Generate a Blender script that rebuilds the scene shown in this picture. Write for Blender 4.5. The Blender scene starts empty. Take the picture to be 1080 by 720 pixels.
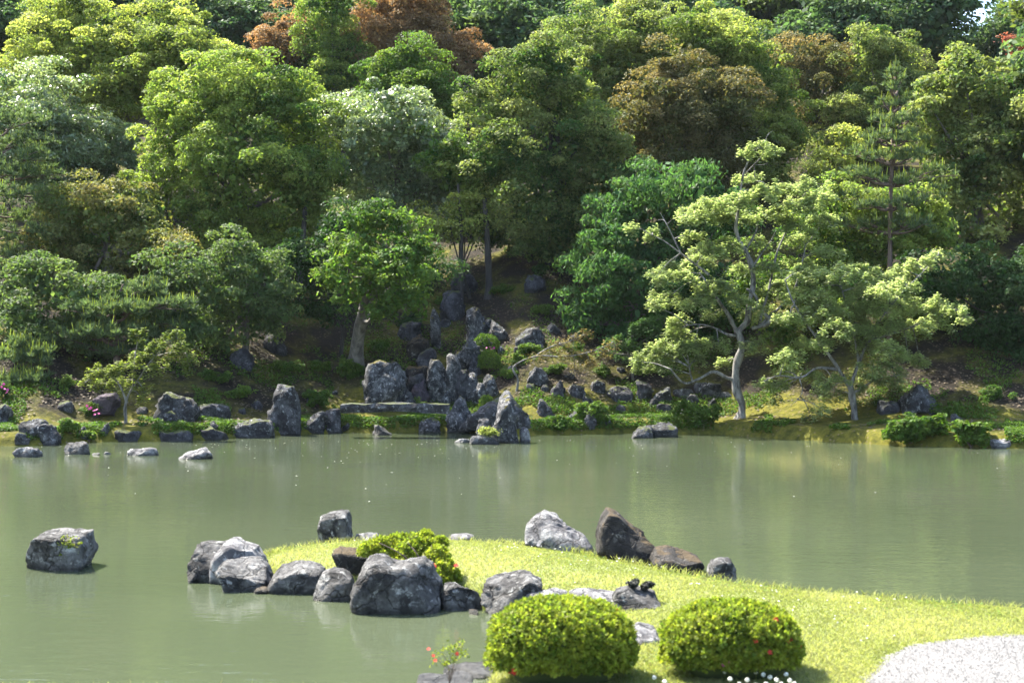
import bpy, bmesh, math
import numpy as np
from mathutils import Vector

SC = bpy.context.scene
COL = SC.collection
R = math.radians

# ------------------------------------------------------------------ camera, world, sun, exposure
F, CX, CY, CAMH = 1500.0, 540.0, 360.0, 3.0      # focal length in px of a 1080 px wide frame
cam = bpy.data.objects.new('camera', bpy.data.cameras.new('camera'))
COL.objects.link(cam)
cam.location = (0, 0, CAMH)
cam.rotation_euler = (R(90), 0, 0)
cam.data.sensor_width = 36.0
cam.data.lens = 50.0
cam.data.clip_start = 0.1
cam.data.clip_end = 2000
cam.data.dof.use_dof = True
cam.data.dof.focus_distance = 44.0
cam.data.dof.aperture_fstop = 2.4
SC.camera = cam

SUN_AZ, SUN_EL = -51.0, 54.0                     # azimuth clockwise from the view direction
world = bpy.data.worlds.new('World')
SC.world = world
world.use_nodes = True
wn = world.node_tree
for n in list(wn.nodes):
    wn.nodes.remove(n)
sky = wn.nodes.new('ShaderNodeTexSky')
sky.sky_type = 'NISHITA'
sky.sun_disc = False
sky.sun_elevation = R(SUN_EL)
sky.sun_rotation = R(SUN_AZ)
sky.air_density = 1.0
sky.dust_density = 2.0
bg = wn.nodes.new('ShaderNodeBackground')
bg.inputs['Strength'].default_value = 0.14
wo = wn.nodes.new('ShaderNodeOutputWorld')
wn.links.new(sky.outputs[0], bg.inputs[0])
wn.links.new(bg.outputs[0], wo.inputs[0])

sl = bpy.data.lights.new('sun', 'SUN')
sl.energy = 5.0
sl.angle = R(0.5)
sl.color = (1.0, 0.945, 0.83)
sun = bpy.data.objects.new('sun', sl)
COL.objects.link(sun)
sdir = Vector((math.sin(R(SUN_AZ)) * math.cos(R(SUN_EL)), math.cos(R(SUN_AZ)) * math.cos(R(SUN_EL)), math.sin(R(SUN_EL))))
sun.rotation_euler = sdir.to_track_quat('Z', 'Y').to_euler()
sun.location = sdir * 100

vs = SC.view_settings
vs.view_transform = 'Standard'
vs.look = 'None'
vs.gamma = 1.0
vs.exposure = 2.12
vs.use_curve_mapping = False
SC.cycles.max_bounces = 8
SC.cycles.diffuse_bounces = 5
SC.cycles.glossy_bounces = 3
SC.cycles.transmission_bounces = 4
SC.cycles.transparent_max_bounces = 4
SC.cycles.caustics_reflective = False
SC.cycles.caustics_refractive = False
SC.cycles.sample_clamp_indirect = 4.0


# ------------------------------------------------------------------ helpers: numbers
def at(px, py, Y):
    return np.array([(px - CX) / F * Y, Y, CAMH + (CY - py) / F * Y])


def gp(px, py, z=0.0):
    return at(px, py, F * (CAMH - z) / (py - CY))


def _h(ix, iy, iz, s):
    n = (ix * 374761393 + iy * 668265263 + iz * 2147483647 + s * 1274126177) & 0xFFFFFFFF
    n = ((n ^ (n >> 13)) * 1274126177) & 0xFFFFFFFF
    n = ((n ^ (n >> 15)) * 2246822519) & 0xFFFFFFFF
    return ((n ^ (n >> 16)) & 0xFFFF) / 65535.0


def vnoise(P, s=0):
    P = np.asarray(P, float)
    I = np.floor(P).astype(np.int64)
    f = P - I
    f = f * f * (3 - 2 * f)
    out = 0
    for dx in (0, 1):
        for dy in (0, 1):
            for dz in (0, 1):
                w = (f[:, 0] if dx else 1 - f[:, 0]) * (f[:, 1] if dy else 1 - f[:, 1]) * (f[:, 2] if dz else 1 - f[:, 2])
                out = out + w * _h(I[:, 0] + dx, I[:, 1] + dy, I[:, 2] + dz, s)
    return out * 2 - 1


def fbm(P, octv=4, s=0):
    o, a = 0, 1.0
    for k in range(octv):
        o = o + a * vnoise(np.asarray(P) * (2 ** k) + 17.3 * k, s + k)
        a *= 0.5
    return o / 1.8


def nrm(v):
    return v / np.maximum(np.linalg.norm(v, axis=-1, keepdims=True), 1e-9)


def sstep(x):
    x = np.clip(x, 0, 1)
    return x * x * (3 - 2 * x)


# ------------------------------------------------------------------ helpers: objects
def mesh_np(name, V, faces, k, smooth=False, attrs=None):
    """V (n,3); faces (m,k) of one size"""
    V = np.asarray(V, np.float32)
    faces = np.asarray(faces, np.int32)
    me = bpy.data.meshes.new(name)
    me.vertices.add(len(V))
    me.vertices.foreach_set('co', V.ravel())
    m = len(faces)
    me.loops.add(m * k)
    me.loops.foreach_set('vertex_index', faces.ravel())
    me.polygons.add(m)
    me.polygons.foreach_set('loop_start', np.arange(0, m * k, k, dtype=np.int32))
    if smooth:
        me.polygons.foreach_set('use_smooth', np.ones(m, bool))
    for an, (dom, arr) in (attrs or {}).items():
        a = me.attributes.new(an, 'FLOAT', dom)
        a.data.foreach_set('value', np.asarray(arr, np.float32))
    me.update()
    me.validate()
    return me


def obj(name, me, mat, parent=None, loc=None):
    o = bpy.data.objects.new(name, me)
    COL.objects.link(o)
    if mat is not None:
        me.materials.append(mat)
    if parent is not None:
        o.parent = parent
    if loc is not None:
        o.location = loc
    return o


def tag(o, label, cat, group=None):
    o['label'] = label
    o['category'] = cat
    if group:
        o['group'] = group
    return o


def kind(o, k):
    o['kind'] = k
    return o


def thing(name, label, cat, loc, group=None):
    o = bpy.data.objects.new(name, None)
    COL.objects.link(o)
    o.location = loc
    o.empty_display_size = 0.3
    return tag(o, label, cat, group)


# ------------------------------------------------------------------ materials
def newmat(name):
    m = bpy.data.materials.new(name)
    m.use_nodes = True
    nt = m.node_tree
    for n in list(nt.nodes):
        nt.nodes.remove(n)
    return m, nt


class NT:
    def __init__(s, nt):
        s.nt = nt

    def n(s, t, **kw):
        x = s.nt.nodes.new(t)
        for k, v in kw.items():
            setattr(x, k, v)
        return x

    def l(s, a, b):
        s.nt.links.new(a, b)

    def math(s, op, a, b=None, clamp=False):
        x = s.n('ShaderNodeMath', operation=op, use_clamp=clamp)
        for i, v in enumerate((a, b)):
            if v is None:
                continue
            if isinstance(v, (int, float)):
                x.inputs[i].default_value = v
            else:
                s.l(v, x.inputs[i])
        return x.outputs[0]

    def mix(s, fac, a, b):
        x = s.n('ShaderNodeMix', data_type='RGBA')
        if isinstance(fac, (int, float)):
            x.inputs[0].default_value = fac
        else:
            s.l(fac, x.inputs[0])
        for i, v in ((6, a), (7, b)):
            if isinstance(v, tuple):
                x.inputs[i].default_value = (*v, 1)
            else:
                s.l(v, x.inputs[i])
        return x.outputs[2]

    def noise(s, vec, scale, detail=4, rough=0.55, dist=0.0):
        x = s.n('ShaderNodeTexNoise')
        x.inputs['Scale'].default_value = scale
        x.inputs['Detail'].default_value = detail
        x.inputs['Roughness'].default_value = rough
        x.inputs['Distortion'].default_value = dist
        if vec is not None:
            s.l(vec, x.inputs['Vector'])
        return x.outputs[0]

    def ramp(s, v, lo, hi):
        x = s.n('ShaderNodeMapRange', clamp=True)
        s.l(v, x.inputs[0])
        x.inputs[1].default_value = lo
        x.inputs[2].default_value = hi
        return x.outputs[0]


def leaf_mat(name, ca, cb, trans=0.4, rough=0.6, spec=0.15, tboost=1.6, tgreen=(1.15, 1.25, 0.6)):
    m, nt = newmat(name)
    g = NT(nt)
    at_ = g.n('ShaderNodeAttribute', attribute_name='tint')
    rnd = g.n('ShaderNodeNewGeometry').outputs['Random Per Island']
    c = g.mix(at_.outputs['Fac'], ca, cb)
    hv = g.n('ShaderNodeHueSaturation')
    g.l(c, hv.inputs['Color'])
    g.l(g.math('ADD', g.math('MULTIPLY', rnd, 0.7), 0.65), hv.inputs['Value'])
    g.l(g.math('ADD', g.math('MULTIPLY', rnd, 0.03), 0.485), hv.inputs['Hue'])
    p = g.n('ShaderNodeBsdfPrincipled')
    g.l(hv.outputs[0], p.inputs['Base Color'])
    p.inputs['Roughness'].default_value = rough
    p.inputs['Specular IOR Level'].default_value = spec
    t = g.n('ShaderNodeBsdfTranslucent')
    mul = g.n('ShaderNodeMix', data_type='RGBA', blend_type='MULTIPLY')
    mul.inputs[0].default_value = 1.0
    g.l(hv.outputs[0], mul.inputs[6])
    mul.inputs[7].default_value = (tgreen[0] * tboost, tgreen[1] * tboost, tgreen[2] * tboost, 1)
    g.l(mul.outputs[2], t.inputs['Color'])
    mx = g.n('ShaderNodeMixShader')
    mx.inputs[0].default_value = trans
    g.l(p.outputs[0], mx.inputs[1])
    g.l(t.outputs[0], mx.inputs[2])
    o = g.n('ShaderNodeOutputMaterial')
    g.l(mx.outputs[0], o.inputs[0])
    return m


def rock_mat(name, base, dark, pale, lichen=0.5, moss=0.0, mosscol=(0.06, 0.075, 0.015)):
    m, nt = newmat(name)
    g = NT(nt)
    tc = g.n('ShaderNodeTexCoord').outputs['Object']
    oi = g.n('ShaderNodeObjectInfo').outputs['Random']
    add = g.n('ShaderNodeVectorMath', operation='ADD')
    g.l(tc, add.inputs[0])
    cmb = g.n('ShaderNodeCombineXYZ')
    for i in range(3):
        g.l(g.math('MULTIPLY', oi, 37.0 + 11 * i), cmb.inputs[i])
    g.l(cmb.outputs[0], add.inputs[1])
    v = add.outputs[0]
    n1 = g.noise(v, 3.2, 8, 0.62, 0.5)
    n2 = g.noise(v, 7.5, 8, 0.7, 0.3)
    n3 = g.noise(v, 26.0, 4, 0.6)
    c = g.mix(g.ramp(n1, 0.42, 0.62), dark, base)
    lm = g.ramp(n2, 0.62 - 0.16 * lichen, 0.70 - 0.12 * lichen)
    c = g.mix(g.math('MULTIPLY', lm, 0.9), c, pale)
    c = g.mix(g.math('MULTIPLY', g.ramp(n3, 0.52, 0.66), 0.55), c, dark)
    # vertical dark run-off streaks
    mp = g.n('ShaderNodeMapping')
    mp.inputs['Scale'].default_value = (7, 7, 0.9)
    g.l(v, mp.inputs[0])
    st = g.noise(mp.outputs[0], 1.0, 4, 0.6)
    c = g.mix(g.math('MULTIPLY', g.ramp(st, 0.54, 0.68), 0.6), c, tuple(x * 0.6 for x in dark))
    # cracks and round lichen spots
    wv_ = g.n('ShaderNodeVectorMath', operation='ADD')
    g.l(v, wv_.inputs[0])
    nz = g.n('ShaderNodeTexNoise')
    nz.inputs['Scale'].default_value = 4.0
    nz.inputs['Detail'].default_value = 5
    g.l(v, nz.inputs['Vector'])
    sc_ = g.n('ShaderNodeVectorMath', operation='SCALE')
    sc_.inputs['Scale'].default_value = 0.35
    g.l(nz.outputs[1], sc_.inputs[0])
    g.l(sc_.outputs[0], wv_.inputs[1])
    vo = g.n('ShaderNodeTexVoronoi', feature='DISTANCE_TO_EDGE')
    vo.inputs['Scale'].default_value = 2.6
    g.l(wv_.outputs[0], vo.inputs['Vector'])
    crack = g.ramp(vo.outputs['Distance'], 0.03, 0.0)
    c = g.mix(g.math('MULTIPLY', crack, 0.8), c, tuple(x * 0.4 for x in dark))
    vs2 = g.n('ShaderNodeTexVoronoi')
    vs2.inputs['Scale'].default_value = 16.0
    g.l(wv_.outputs[0], vs2.inputs['Vector'])
    spot = g.math('MULTIPLY', g.ramp(vs2.outputs['Distance'], 0.34, 0.22), g.ramp(n1, 0.5, 0.6))
    c = g.mix(g.math('MULTIPLY', spot, 0.15 + 0.4 * lichen), c, pale)
    geo = g.n('ShaderNodeNewGeometry')
    if moss > 0:
        sx = g.n('ShaderNodeSeparateXYZ')
        g.l(geo.outputs['Normal'], sx.inputs[0])
        mm = g.math('ADD', g.math('MULTIPLY', sx.outputs[2], 0.45), g.noise(v, 2.6, 6, 0.65))
        mk = g.ramp(mm, 1.02 - 0.5 * moss, 1.10 - 0.5 * moss)
        mc = g.mix(g.noise(v, 30, 2), tuple(x * 0.5 for x in mosscol), tuple(x * 1.5 for x in mosscol))
        c = g.mix(mk, c, mc)
    pz = g.n('ShaderNodeSeparateXYZ')
    g.l(geo.outputs['Position'], pz.inputs[0])
    wet = g.ramp(g.math('ADD', pz.outputs[2], g.math('MULTIPLY', n2, -0.12)), 0.03, -0.03)   # damp just above the water
    c = g.mix(g.math('MULTIPLY', wet, 0.75), c, (0.02, 0.02, 0.016))
    p = g.n('ShaderNodeBsdfPrincipled')
    g.l(c, p.inputs['Base Color'])
    p.inputs['Specular IOR Level'].default_value = 0.35
    g.l(g.math('SUBTRACT', 0.82, g.math('MULTIPLY', wet, 0.4)), p.inputs['Roughness'])
    b = g.n('ShaderNodeBump')
    b.inputs['Strength'].default_value = 1.0
    b.inputs['Distance'].default_value = 0.12
    g.l(g.math('SUBTRACT', g.noise(v, 9, 10, 0.7, 0.4), g.math('MULTIPLY', crack, 0.35)), b.inputs['Height'])
    g.l(b.outputs[0], p.inputs['Normal'])
    o = g.n('ShaderNodeOutputMaterial')
    g.l(p.outputs[0], o.inputs[0])
    return m


def bark_mat(name, a, b_, scale=6.0):
    m, nt = newmat(name)
    g = NT(nt)
    tc = g.n('ShaderNodeTexCoord').outputs['Object']
    mp = g.n('ShaderNodeMapping')
    mp.inputs['Scale'].default_value = (1, 1, 0.35)
    g.l(tc, mp.inputs[0])
    n1 = g.noise(mp.outputs[0], scale, 8, 0.7, 0.4)
    c = g.mix(g.ramp(n1, 0.38, 0.62), a, b_)
    p = g.n('ShaderNodeBsdfPrincipled')
    g.l(c, p.inputs['Base Color'])
    p.inputs['Roughness'].default_value = 0.9
    b = g.n('ShaderNodeBump')
    b.inputs['Strength'].default_value = 0.8
    b.inputs['Distance'].default_value = 0.04
    g.l(n1, b.inputs['Height'])
    g.l(b.outputs[0], p.inputs['Normal'])
    o = g.n('ShaderNodeOutputMaterial')
    g.l(p.outputs[0], o.inputs[0])
    return m


def flat_mat(name, col, rough=0.6, trans=0.0):
    m, nt = newmat(name)
    g = NT(nt)
    p = g.n('ShaderNodeBsdfPrincipled')
    rnd = g.n('ShaderNodeNewGeometry').outputs['Random Per Island']
    c = g.mix(rnd, tuple(x * 0.75 for x in col), tuple(min(1, x * 1.2) for x in col))
    g.l(c, p.inputs['Base Color'])
    p.inputs['Roughness'].default_value = rough
    o = g.n('ShaderNodeOutputMaterial')
    if trans:
        t = g.n('ShaderNodeBsdfTranslucent')
        g.l(c, t.inputs[0])
        mx = g.n('ShaderNodeMixShader')
        mx.inputs[0].default_value = trans
        g.l(p.outputs[0], mx.inputs[1])
        g.l(t.outputs[0], mx.inputs[2])
        g.l(mx.outputs[0], o.inputs[0])
    else:
        g.l(p.outputs[0], o.inputs[0])
    return m


def ground_mat():
    m, nt = newmat('bank_earth')
    g = NT(nt)
    tc = g.n('ShaderNodeTexCoord').outputs['Object']
    n1 = g.noise(tc, 0.55, 8, 0.62)
    n2 = g.noise(tc, 3.5, 8, 0.7)
    mo = g.n('ShaderNodeAttribute', attribute_name='moss').outputs['Fac']
    c = g.mix(g.ramp(n2, 0.35, 0.7), (0.010, 0.008, 0.006), (0.028, 0.022, 0.015))  # earth darkened so that its colour carries the canopy shade
    mc = g.mix(g.ramp(n2, 0.3, 0.7), (0.022, 0.03, 0.005), (0.16, 0.145, 0.02))  # moss, its bright end raised to stand for sunlight
    c = g.mix(g.ramp(g.math('ADD', g.math('MULTIPLY', n1, 0.75), mo), 0.28, 0.42), c, mc)
    vo = g.n('ShaderNodeTexVoronoi')
    vo.inputs['Scale'].default_value = 7.0
    g.l(tc, vo.inputs['Vector'])
    lit = g.math('MULTIPLY', g.ramp(vo.outputs['Distance'], 0.30, 0.16), g.ramp(g.noise(tc, 1.7, 3), 0.42, 0.58))
    c = g.mix(g.math('MULTIPLY', lit, 0.8), c, (0.16, 0.12, 0.075))       # fallen leaves
    p = g.n('ShaderNodeBsdfPrincipled')
    g.l(c, p.inputs['Base Color'])
    p.inputs['Roughness'].default_value = 0.95
    p.inputs['Specular IOR Level'].default_value = 0.15
    b = g.n('ShaderNodeBump')
    b.inputs['Strength'].default_value = 0.9
    b.inputs['Distance'].default_value = 0.12
    g.l(n2, b.inputs['Height'])
    g.l(b.outputs[0], p.inputs['Normal'])
    o = g.n('ShaderNodeOutputMaterial')
    g.l(p.outputs[0], o.inputs[0])
    return m


def water_mat():
    m, nt = newmat('murky_green_water')
    g = NT(nt)
    tc = g.n('ShaderNodeTexCoord').outputs['Object']
    n0 = g.noise(tc, 0.12, 3, 0.5)
    c = g.mix(g.ramp(n0, 0.35, 0.65), (0.047, 0.060, 0.034), (0.059, 0.072, 0.042))
    p = g.n('ShaderNodeBsdfPrincipled')
    g.l(c, p.inputs['Base Color'])
    p.inputs['Roughness'].default_value = 0.07
    p.inputs['IOR'].default_value = 1.33
    mp = g.n('ShaderNodeMapping')
    mp.inputs['Rotation'].default_value = (0, 0, R(28))
    mp.inputs['Scale'].default_value = (1.0, 2.4, 1)
    g.l(tc, mp.inputs[0])
    w1 = g.noise(mp.outputs[0], 2.2, 3, 0.55, 0.6)
    w2 = g.noise(mp.outputs[0], 9.0, 2, 0.5, 0.2)
    calm = g.ramp(g.noise(tc, 0.22, 3, 0.5), 0.35, 0.62)
    h = g.math('ADD', g.math('MULTIPLY', w1, 0.9), g.math('MULTIPLY', w2, 0.16))
    h = g.math('MULTIPLY', h, g.math('ADD', g.math('MULTIPLY', calm, 0.75), 0.25))
    b = g.n('ShaderNodeBump')
    b.inputs['Strength'].default_value = 1.0
    b.inputs['Distance'].default_value = 0.011
    g.l(h, b.inputs['Height'])
    g.l(b.outputs[0], p.inputs['Normal'])
    o = g.n('ShaderNodeOutputMaterial')
    g.l(p.outputs[0], o.inputs[0])
    return m


def soil_lawn_mat():
    m, nt = newmat('lawn_turf')
    g = NT(nt)
    tc = g.n('ShaderNodeTexCoord').outputs['Object']
    n = g.noise(tc, 1.2, 6, 0.6)
    n2 = g.noise(tc, 30, 4, 0.7)
    c = g.mix(g.ramp(n, 0.35, 0.65), (0.12, 0.15, 0.03), (0.19, 0.2, 0.06))
    c = g.mix(g.ramp(n2, 0.45, 0.75), c, (0.06, 0.07, 0.02))
    p = g.n('ShaderNodeBsdfPrincipled')
    g.l(c, p.inputs['Base Color'])
    p.inputs['Roughness'].default_value = 0.9
    o = g.n('ShaderNodeOutputMaterial')
    g.l(p.outputs[0], o.inputs[0])
    return m


def gravel_mat():
    m, nt = newmat('pale_gravel')
    g = NT(nt)
    tc = g.n('ShaderNodeTexCoord').outputs['Object']
    vo = g.n('ShaderNodeTexVoronoi')
    vo.inputs['Scale'].default_value = 55.0
    g.l(tc, vo.inputs['Vector'])
    n = g.noise(tc, 1.5, 5, 0.6)
    c = g.mix(g.ramp(n, 0.3, 0.7), (0.10, 0.098, 0.095), (0.135, 0.132, 0.128))
    c = g.mix(g.math('MULTIPLY', vo.outputs['Distance'], 0.6), c, (0.2, 0.19, 0.18))
    p = g.n('ShaderNodeBsdfPrincipled')
    g.l(c, p.inputs['Base Color'])
    p.inputs['Roughness'].default_value = 0.9
    b = g.n('ShaderNodeBump')
    b.inputs['Strength'].default_value = 0.6
    b.inputs['Distance'].default_value = 0.015
    g.l(vo.outputs['Distance'], b.inputs['Height'])
    g.l(b.outputs[0], p.inputs['Normal'])
    o = g.n('ShaderNodeOutputMaterial')
    g.l(p.outputs[0], o.inputs[0])
    return m


M_GREY = rock_mat('grey_lichen_stone', (0.19, 0.185, 0.178), (0.032, 0.03, 0.029), (0.48, 0.475, 0.45), 0.42, 0.0)
M_PALE = rock_mat('pale_stone', (0.30, 0.295, 0.295), (0.10, 0.095, 0.10), (0.50, 0.49, 0.475), 0.6, 0.0)
M_DARK = rock_mat('dark_mossy_stone', (0.05, 0.042, 0.034), (0.014, 0.012, 0.01), (0.26, 0.25, 0.22), 0.25, 0.35, (0.075, 0.05, 0.02))
M_BANK = rock_mat('bank_stone', (0.10, 0.10, 0.107), (0.022, 0.022, 0.024), (0.34, 0.345, 0.35), 0.42, 0.28)
M_BANKD = rock_mat('shaded_bank_stone', (0.08, 0.08, 0.09), (0.022, 0.022, 0.026), (0.25, 0.25, 0.26), 0.2, 0.35)  # darker copy of the bank stone, shade put into its colour
M_FALL = rock_mat('waterfall_stone', (0.13, 0.13, 0.133), (0.024, 0.025, 0.028), (0.44, 0.43, 0.42), 0.5, 0.3, (0.11, 0.095, 0.015))
M_PURP = rock_mat('purple_stone', (0.10, 0.075, 0.095), (0.05, 0.04, 0.05), (0.15, 0.13, 0.15), 0.1, 0.0)
M_BARKP = bark_mat('pale_maple_bark', (0.05, 0.046, 0.042), (0.27, 0.255, 0.235), 7)
M_BARK = bark_mat('grey_bark', (0.05, 0.042, 0.035), (0.19, 0.17, 0.145), 5)
M_BARKD = bark_mat('dark_bark', (0.012, 0.011, 0.01), (0.05, 0.043, 0.036), 5)
M_BARKB = bark_mat('brown_bark', (0.055, 0.035, 0.025), (0.15, 0.105, 0.08), 5)
M_TWIG = bark_mat('dead_twigs', (0.3, 0.27, 0.25), (0.55, 0.5, 0.47), 9)


# ------------------------------------------------------------------ the setting: ground, water, lawn, gravel
_sx = np.array([-400, 0, 40, 100, 160, 200, 300, 360, 400, 470, 560, 660, 760, 830, 930, 1030, 1080, 1500])
_sy = np.array([470, 470, 470, 466, 465.5, 465, 459, 456, 457, 455, 459, 457, 458, 463, 469, 472, 473, 474])


def shoreY(px):
    return F * CAMH / (np.interp(px, _sx, _sy) - CY)


def gz(X, Y):
    X = np.asarray(X, float)
    Y = np.asarray(Y, float)
    px = X / np.maximum(Y, 5) * F + CX
    d = Y - shoreY(px)
    z = np.where(d < 0, np.maximum(-1.0, d * 0.7 - 0.12), 0)
    flat = np.interp(px, [0, 300, 560, 780, 900, 1080], [2.2, 2.0, 1.6, 2.2, 3.0, 3.4])
    z = z + 0.36 * sstep((d + 0.15) / 0.5) * (d > -0.15) - 0.12 * (d <= -0.15) * 0
    z = z + 0.06 * np.clip(d, 0, None)
    z = z + 0.42 * np.clip(d - flat, 0, 13)
    far = np.interp(px, [-200, 300, 800, 960, 1035, 1100, 1300], [0.34, 0.33, 0.33, 0.30, 0.235, 0.25, 0.28])
    z = z + far * np.clip(d - 15, 0, 75)
    z = z - 0.2 * np.clip(d - 130, 0, None)
    P = np.stack([X.ravel() * 0.35, Y.ravel() * 0.35, np.zeros(X.size)], 1)
    n = fbm(P, 4, 3).reshape(X.shape)
    z = z + n * (0.10 * np.clip(d, 0, 1.5) + 0.035 * np.clip(d - 4, 0, 10))
    return z


def gzf(x, y):
    return float(gz(np.array([x]), np.array([y]))[0])


def hit(px, py):
    """the point of the far bank seen at a pixel"""
    Y = np.arange(40.0, 100, 0.05)
    X = (px - CX) / F * Y
    z = gz(X, Y)
    yy = CY - (z - CAMH) / Y * F
    ok = np.where((yy <= py) & (Y > shoreY(px) - 2))[0]
    k = ok[0] if len(ok) else len(Y) - 1
    return np.array([X[k], Y[k], z[k]])


def grid_mesh(name, xs, ys, zf, attrs=None):
    X, Y = np.meshgrid(xs, ys)
    Z = zf(X, Y)
    V = np.stack([X.ravel(), Y.ravel(), Z.ravel()], 1)
    nx, ny = len(xs), len(ys)
    i = np.arange(nx * ny).reshape(ny, nx)
    Fc = np.stack([i[:-1, :-1].ravel(), i[:-1, 1:].ravel(), i[1:, 1:].ravel(), i[1:, :-1].ravel()], 1)
    a = {k: ('POINT', f(X, Y).ravel()) for k, f in (attrs or {}).items()}
    return mesh_np(name, V, Fc, 4, True, a), V, Fc


xs = np.concatenate([np.linspace(-160, -42, 24, endpoint=False), np.linspace(-42, 42, 240, endpoint=False), np.linspace(42, 160, 24)])
ys = np.concatenate([np.linspace(-40, 39, 22, endpoint=False), np.linspace(39, 66, 110, endpoint=False), np.linspace(66, 300, 80)])


def moss_f(X, Y):
    px = X / np.maximum(Y, 5) * F + CX
    d = Y - shoreY(px)
    a = 0.25 * sstep(1 - (d - 1.0) / 2.5)
    a = a + 0.45 * sstep((px - 780) / 60) * sstep(1 - (d - 2.0) / 2.5)
    return a - 0.06


me, _, _ = grid_mesh('ground', xs, ys, gz, {'moss': moss_f})
kind(obj('ground', me, ground_mat()), 'structure')

wv = np.array([[-160, -20, 0], [160, -20, 0], [160, 60, 0], [-160, 60, 0]], float)
kind(obj('pond_water', mesh_np('pond_water', wv, [[0, 1, 2, 3]], 4), water_mat()), 'structure')

LAWN_PX = [(268, 583), (300, 576), (350, 570), (400, 567), (470, 567), (540, 571), (620, 580), (700, 597), (780, 611), (860, 622), (960, 629), (1080, 637)]
FRONT_PX = [(515, 760), (515, 712), (528, 690), (556, 660), (600, 644), (588, 630), (540, 623), (515, 618), (480, 613), (440, 610), (380, 604), (340, 601), (300, 597), (275, 592)]
LZ = 0.18
_p = [gp(x, y, LZ)[:2] for x, y in LAWN_PX]
lawn_poly = np.array(_p + [(16, 16.0), (16, -25), (-16, -25), (-16, 11.85), (-6.2, 11.85), (-5.1, 12.05), (-4.0, 11.75), (-1.5, 11.6)] + [gp(x, y, LZ)[:2] for x, y in FRONT_PX])


def inside(poly, P):
    x, y = P[:, 0], P[:, 1]
    r = np.zeros(len(P), bool)
    j = len(poly) - 1
    for i in range(len(poly)):
        xi, yi = poly[i]
        xj, yj = poly[j]
        if yi != yj:
            r ^= ((yi > y) != (yj > y)) & (x < (xj - xi) * (y - yi) / (yj - yi) + xi)
        j = i
    return r


def sdist(poly, P):
    d = np.full(len(P), 1e9)
    j = len(poly) - 1
    for i in range(len(poly)):
        a, b = poly[j], poly[i]
        ab = b - a
        t = np.clip(((P - a) @ ab) / max(ab @ ab, 1e-9), 0, 1)
        d = np.minimum(d, np.linalg.norm(P - a - t[:, None] * ab, axis=1))
        j = i
    return np.where(inside(poly, P), d, -d)


def lawn_z(X, Y):
    P = np.stack([X.ravel(), Y.ravel()], 1)
    s = sdist(lawn_poly, P)
    n = fbm(np.stack([P[:, 0] * 0.5, P[:, 1] * 0.5, P[:, 0] * 0], 1), 3, 9)
    z = -0.7 + (LZ + 0.62) * sstep((s + 0.35) / 0.4) + 0.08 * sstep(s / 0.4) + 0.09 * sstep(s / 1.6) * sstep((Y.ravel() - 12.5) / 3.0)
    z = z + 0.025 * n * (s > 0)
    return z.reshape(X.shape)


lx = np.concatenate([np.linspace(-16, -6.5, 20, endpoint=False), np.linspace(-6.5, 6.5, 190, endpoint=False), np.linspace(6.5, 16, 30)])
ly = np.concatenate([np.linspace(-25, 9, 20, endpoint=False), np.linspace(9, 23.5, 200)])
me, _, _ = grid_mesh('lawn', lx, ly, lawn_z)
kind(obj('lawn', me, soil_lawn_mat()), 'structure')

GRAVEL_PX = [(898, 740), (903, 722), (914, 702), (935, 684), (960, 674), (1000, 668), (1040, 666), (1080, 664), (1300, 668)]
gpoly = np.array([gp(x, y, 0.26)[:2] for x, y in GRAVEL_PX] + [(14, 9), (14, 3), (2.6, 3), (2.6, 10.5)])
gx = np.arange(2.2, 14, 0.06)
gy = np.arange(5, 15, 0.06)
X, Y = np.meshgrid(gx, gy)
Z = lawn_z(X, Y) + 0.012 + 0.006 * fbm(np.stack([X.ravel() * 8, Y.ravel() * 8, X.ravel() * 0], 1), 2, 4).reshape(X.shape)
V = np.stack([X.ravel(), Y.ravel(), Z.ravel()], 1)
ii = np.arange(len(V)).reshape(X.shape)
Fc = np.stack([ii[:-1, :-1].ravel(), ii[:-1, 1:].ravel(), ii[1:, 1:].ravel(), ii[1:, :-1].ravel()], 1)
cen = V[Fc].mean(1)[:, :2]
edge = 0.05 * fbm(np.concatenate([cen * 4, cen[:, :1] * 0], 1), 3, 12)
Fc = Fc[sdist(gpoly, cen) > edge]
M_GRAVEL = gravel_mat()
kind(obj('gravel_path', mesh_np('gravel_path', V, Fc, 4, True), M_GRAVEL), 'structure')


# ------------------------------------------------------------------ leaves
def leaf_quads(P, N, L, W, rng, a=0.5, b=0.5, c=0.7, droop=0.0):
    n = len(P)
    rn = rng.normal(size=(n, 3))
    ln = nrm(N * a + np.array([0, 0, b]) + nrm(rn) * c)
    t = np.cross(ln, rng.normal(size=(n, 3)))
    t[:, 2] -= droop * np.linalg.norm(t, axis=1)
    t = nrm(t)
    bb = nrm(np.cross(ln, t))
    s = rng.uniform(0.7, 1.3, (n, 1))
    l = L * s * 0.5
    w = W * s * 0.5
    V = np.empty((n, 4, 3))
    V[:, 0] = P - t * l
    V[:, 1] = P + bb * w - t * l * 0.1
    V[:, 2] = P + t * l
    V[:, 3] = P - bb * w - t * l * 0.1
    return V.reshape(-1, 3)


def leaf_mesh(name, V, tint):
    n = len(V) // 4
    return mesh_np(name, V, np.arange(n * 4).reshape(n, 4), 4, False, {'tint': ('FACE', np.clip(tint, 0, 1))})


def rdirs(n, rng):
    return nrm(rng.normal(size=(n, 3)))


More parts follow.
